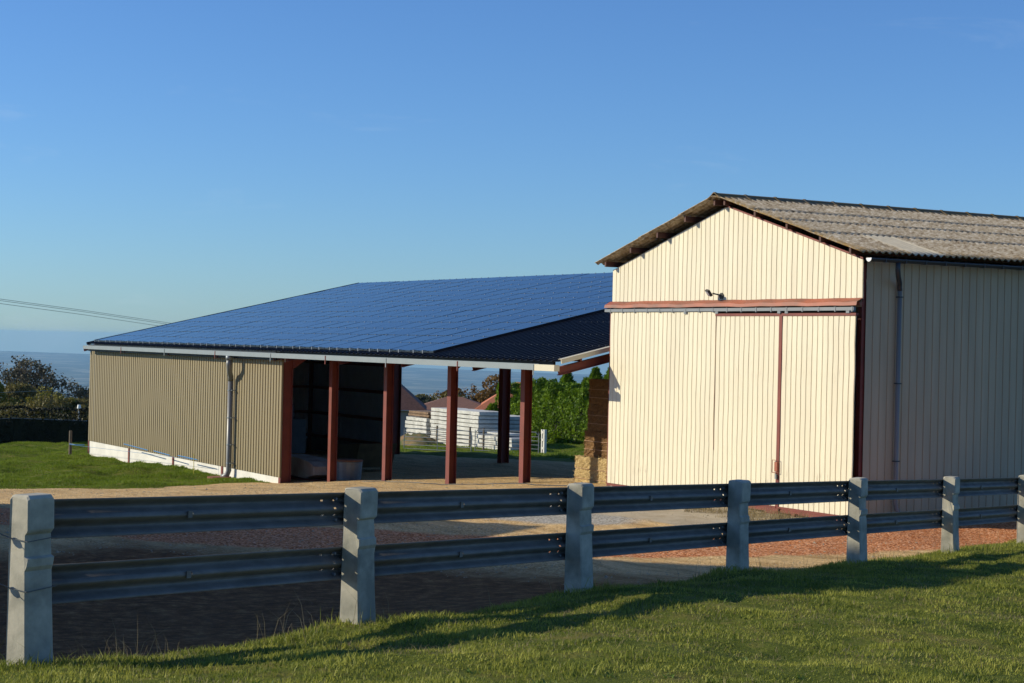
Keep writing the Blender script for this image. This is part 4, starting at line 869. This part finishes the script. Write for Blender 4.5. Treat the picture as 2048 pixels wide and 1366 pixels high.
def blades(name,P,h,wd,m,seed,lean=.5):
    """one triangle blade per point; h,wd arrays"""
    rg=np.random.default_rng(seed); n=len(P); a=rg.uniform(0,6.283,n); b=rg.uniform(0,6.283,n); l=h*rg.uniform(.1,lean*2,n)
    S=np.c_[np.cos(a),np.sin(a),np.zeros(n)]*wd[:,None]; T_=np.c_[np.cos(b)*l,np.sin(b)*l,h]; M_=P+T_*np.array([.3,.3,.62])
    V=np.stack([P-S,P+S,M_+S*.6,P+T_,M_-S*.6],1).reshape(-1,3)
    me=bpy.data.meshes.new(name); me.vertices.add(5*n); me.vertices.foreach_set('co',V.ravel()); k=np.arange(n)[:,None]*5; F=(k+np.array([[0,1,2,4,4,2,3]])).ravel()
    me.loops.add(7*n); me.loops.foreach_set('vertex_index',F); me.polygons.add(2*n); me.polygons.foreach_set('loop_start',(np.arange(n)[:,None]*7+np.array([[0,4]])).ravel()); me.polygons.foreach_set('loop_total',np.tile([4,3],n)); me.update(calc_edges=True); me.materials.append(m)
    o=bpy.data.objects.new(name,me); COL.objects.link(o); o['kind']='stuff'; return o
GR1=leafmat('grass_blades',(.07,.115,.010),(.47,.46,.085),.40,1.4)
GR2=leafmat('meadow_blades',(.07,.135,.006),(.26,.33,.030),.40,.5)
DRY=leafmat('dry_grass',(.16,.12,.055),(.42,.34,.19),.3,1.5)
def scatter(n,x0,x1,y0,y1,cond,seed):
    rg=np.random.default_rng(seed); x=rg.uniform(x0,x1,n); y=rg.uniform(y0,y1,n); k=cond(x,y,rg); x=x[k];y=y[k]; z=np.concatenate([fh(x[i:i+4000],y[i:i+4000]) for i in range(0,len(x),4000)]) if len(x) else x; return np.c_[x,y,z-.008],rg
def inview(x,y,m=1.0):
    az=np.degrees(np.arctan2(y,x)); return (az>132)&(az<168)&(np.hypot(x,y)>8.3)
g1=lambda x,y,rg: inview(x,y)&(ncoord(x,y)>-.42+.12*vnoise(x,y,.4,9))&(rg.uniform(size=len(x))<np.clip(1.25-np.hypot(x,y)/45,.35,1)*(.72+.4*vnoise(x,y,.5,12)))
P,rg=scatter(1100000,-27,-5,0,31,g1,71); tall=1+.75*np.clip(vnoise(P[:,0],P[:,1],.55,13),-1,1)+.8*np.clip(vnoise(P[:,0],P[:,1],.22,14),0,1)
edge=np.clip(1-np.abs(ncoord(P[:,0],P[:,1])+.1)/.45,0,1)
blades('lawn_grass',P,(.029*tall+.045*edge)*rg.uniform(.5,1.4,len(P)),.0034+.0014*rg.uniform(size=len(P))+np.hypot(P[:,0],P[:,1])*.0001,GR1,72)
print('lawn blades',len(P))
g2=lambda x,y,rg: inview(x,y)&(ncoord(x,y)>-.40)&(rg.uniform(size=len(x))<.10+.9*np.clip((vnoise(x,y,.8,15)+.6*vnoise(x,y,.25,24)-.25)*2,0,1))
P,rg=scatter(260000,-27,-5,0,31,g2,73); blades('dry_grass',P,.05*rg.uniform(.3,1.3,len(P)),np.full(len(P),.0026),DRY,74,.9)
P,rg=scatter(30000,-27,-5,0,31,lambda x,y,rg: inview(x,y)&(ncoord(x,y)>-.35)&(vnoise(x,y,.7,31)+.5*vnoise(x,y,.2,32)>.15),87); P[:,2]+=.035; blades('fallen_straw',P,.013*rg.uniform(.3,1.2,len(P)),np.full(len(P),.0028),DRY,88,5)
WEED=leafmat('weed_leaves',(.04,.085,.012),(.13,.22,.04),.3,2)
P,rg=scatter(900,-26,-6,1,30,lambda x,y,rg: inview(x,y)&(ncoord(x,y)>-.2)&(vnoise(x,y,1.1,41)>.1),89); P=np.repeat(P,9,axis=0)+np.c_[rg.normal(size=(len(P)*9,2))*.035,np.zeros(len(P)*9)]; blades('broadleaf_weeds',P,.030*rg.uniform(.5,1.5,len(P)),np.full(len(P),.011),WEED,90,1.3)
g3=lambda x,y,rg: inview(x,y)&(np.abs(ncoord(x,y)+.12)<.42)&(vnoise(x,y,.5,16)>.1)
P,rg=scatter(26000,-27,-9,0,31,g3,75); blades('dry_stalks',P,.24*rg.uniform(.3,1.5,len(P))**1.5,np.full(len(P),.0022),DRY,76,.45)
g3b=lambda x,y,rg: inview(x,y)&(np.abs(ncoord(x,y)-.1)<.30)
P,rg=scatter(26000,-27,-9,0,31,g3b,85); k=np.min([np.hypot(P[:,0]-(F0+FD*4*i)[0],P[:,1]-(F0+FD*4*i)[1]) for i in range(7)],axis=0)<.42; P=P[k]; u=rg.uniform(size=len(P)); blades('post_tufts',P,.19*rg.uniform(.3,1.4,len(P)),np.full(len(P),.0035),GR1,86,.6)
# left meadow and the grass behind the shed
g4=lambda x,y,rg: inview(x,y)&(grassmask(x,y)>-.15+.2*vnoise(x,y,.7,17))&(x<-52)&~((x>-75.9)&(x<-54.6)&(y>23.3)&(y<33.8))&(np.hypot(x,y)<122)
P,rg=scatter(420000,-95,-53,12,30,g4,77); tall=1+.8*vnoise(P[:,0],P[:,1],1.1,18); blades('meadow_grass',P,.05*tall*rg.uniform(.5,1.4,len(P))+.015,np.full(len(P),.009),GR2,78)
P,rg=scatter(260000,-112,-62,40,72,g4,79); tall=1+.6*vnoise(P[:,0],P[:,1],1.1,19); blades('back_meadow_grass',P,.07*tall*rg.uniform(.5,1.4,len(P))+.02,np.full(len(P),.013),GR2,80)
# weeds along the foot of the plinth and the barn doors
g5=lambda x,y,rg: (vnoise(x,y,.6,20)>-.3)
P,rg=scatter(9000,-76,-56.5,23.0,23.45,g5,81); blades('plinth_weeds',P,.08*rg.uniform(.2,1.3,len(P)),np.full(len(P),.014),GR2,82)
P,rg=scatter(5000,-32.5,-28.2,22.6,24.0,lambda x,y,rg:vnoise(x,y,.35,22)+(y-23.3)*.5>-.05,83); blades('dry_weeds',P,.16*rg.uniform(.15,1.4,len(P)),np.full(len(P),.004),DRY,84)
# loose stones
rg=np.random.default_rng(90); ns=9000; x=rg.uniform(-57,-20,ns); y=rg.uniform(9,30,ns); k=(ncoord(x,y)<-.7)&(grassmask(x,y)<-.1)&(np.arctan2(y,x)>2.3)&(vnoise(x,y,1.2,23)>-.35)&(((x-F0[0])*FD[0]+(y-F0[1])*FD[1]>13.5)|(ncoord(x,y)<-13))&~((x>-37)&(y>24.2)); x=x[k];y=y[k]; mb=MB(); z=fh(x,y)
S=rg.uniform(.008,.022,len(x))*(1+1.2*(rg.uniform(size=len(x))>.96)); O=np.array([(1,0,0),(0,1,0),(-1,0,0),(0,-1,0),(0,0,.8),(0,0,-.5)])
V=(np.c_[x,y,z][:,None,:]+O[None]*S[:,None,None]*rg.uniform(.6,1.4,(len(x),6,1))).reshape(-1,3); FO=[(0,1,4),(1,2,4),(2,3,4),(3,0,4),(1,0,5),(2,1,5),(3,2,5),(0,3,5)]
mb.v=[tuple(v) for v in V.tolist()]; mb.f=[tuple(a+6*i for a in f) for i in range(len(x)) for f in FO]
q=mb.build('loose_gravel',STONE); q['kind']='stuff'

# added building left of the view, unseen; outline shaped to throw the yard shadow
Lh=Vector((.559,.829,0)); Ns=Vector((-.829,.559,0))
def sil(pts,t0,dep,nm,parent,m): 
    P=[Ns*s_+Lh*(-t0)+Vector((0,0,h_)) for s_,h_ in pts]; return MB().prism(P,tuple(-Lh*dep)).build(nm,m,parent)
KT=.43*18
fb=thing('shadow_caster',tuple(Ns*26-Lh*19),'unseen shadow building standing outside the left edge of the picture','caster')
sil([(21.0,1.6+KT),(21.9,2.25+KT),(23.2,2.42+KT),(26.8,2.62+KT),(28.4,1.65+KT),(29.6,.62+KT),(30.3,.15+KT),(31.0,-.55+KT),(32.9,-1.75+KT),(34.0,-1.5+KT),(36.35,-.85+KT),(37.2,-1.55+KT),(38,-2.2+KT),(39.6,-3.1+KT),(41.6,-4.7+KT),(42.8,-6.0+KT),(44,-7.3+KT),(44,-3),(21,-3)],18,6,'wall',fb,RENDER)
sil([(17.3,-3),(17.3,-.9+KT),(20.2,1.30+KT),(20.98,1.6+KT),(20.98,-3)],18,5.9,'low_caster',fb,DTILE)
for P,l in (([(-97.34, 22.9, 5.41), (-102.66, 26.41, 5.28), (-110.93, 33.92, 4.87), (-124.27, 44.52, 4.29), (-139.4, 55.4, 3.9)],'upper of the three power line cables at the left edge of the sky'),
 ([(-97.34, 22.91, 5.33), (-102.66, 26.42, 5.19), (-110.93, 33.92, 4.78), (-124.27, 44.52, 4.18), (-139.39, 55.4, 3.78)],'middle of the three power line cables at the left edge of the sky'),
 ([(-97.34, 22.91, 5.17), (-102.65, 26.42, 5.02), (-110.93, 33.92, 4.59), (-124.26, 44.52, 3.96), (-139.39, 55.4, 3.53)],'lowest of the three power line cables at the left edge of the sky')):
    tag(MB().tube(P,.013,5).build('power_cable',CABLE,None,origin=P[1]),l,'cable','power line cables')
tag(MB().tube([(-106.91,25.87,-.33),(-108.44,28.03,-.29),(-109.59,31.41,-.18),(-110.81,34.31,.08),(-112.14,36.71,.18)],.014,5).build('overhead_wire',GUTTER,None,origin=(-109,30,-.2)),'single pale overhead wire crossing in front of the trees beyond the left hedge','wire')

hz=bpy.data.materials.new('haze_air'); hz.use_nodes=True; N=hz.node_tree.nodes; N.remove(N['Principled BSDF']); v=N.new('ShaderNodeVolumePrincipled'); v.inputs['Color'].default_value=(.38,.70,1.0,1); v.inputs['Density'].default_value=.000040; v.inputs['Anisotropy'].default_value=0.2
hz.node_tree.links.new(v.outputs[0],N['Material Output'].inputs['Volume']); q=MB().box(-27500,27500,-27500,27500,-470,24).build('haze',hz); q['kind']='stuff'
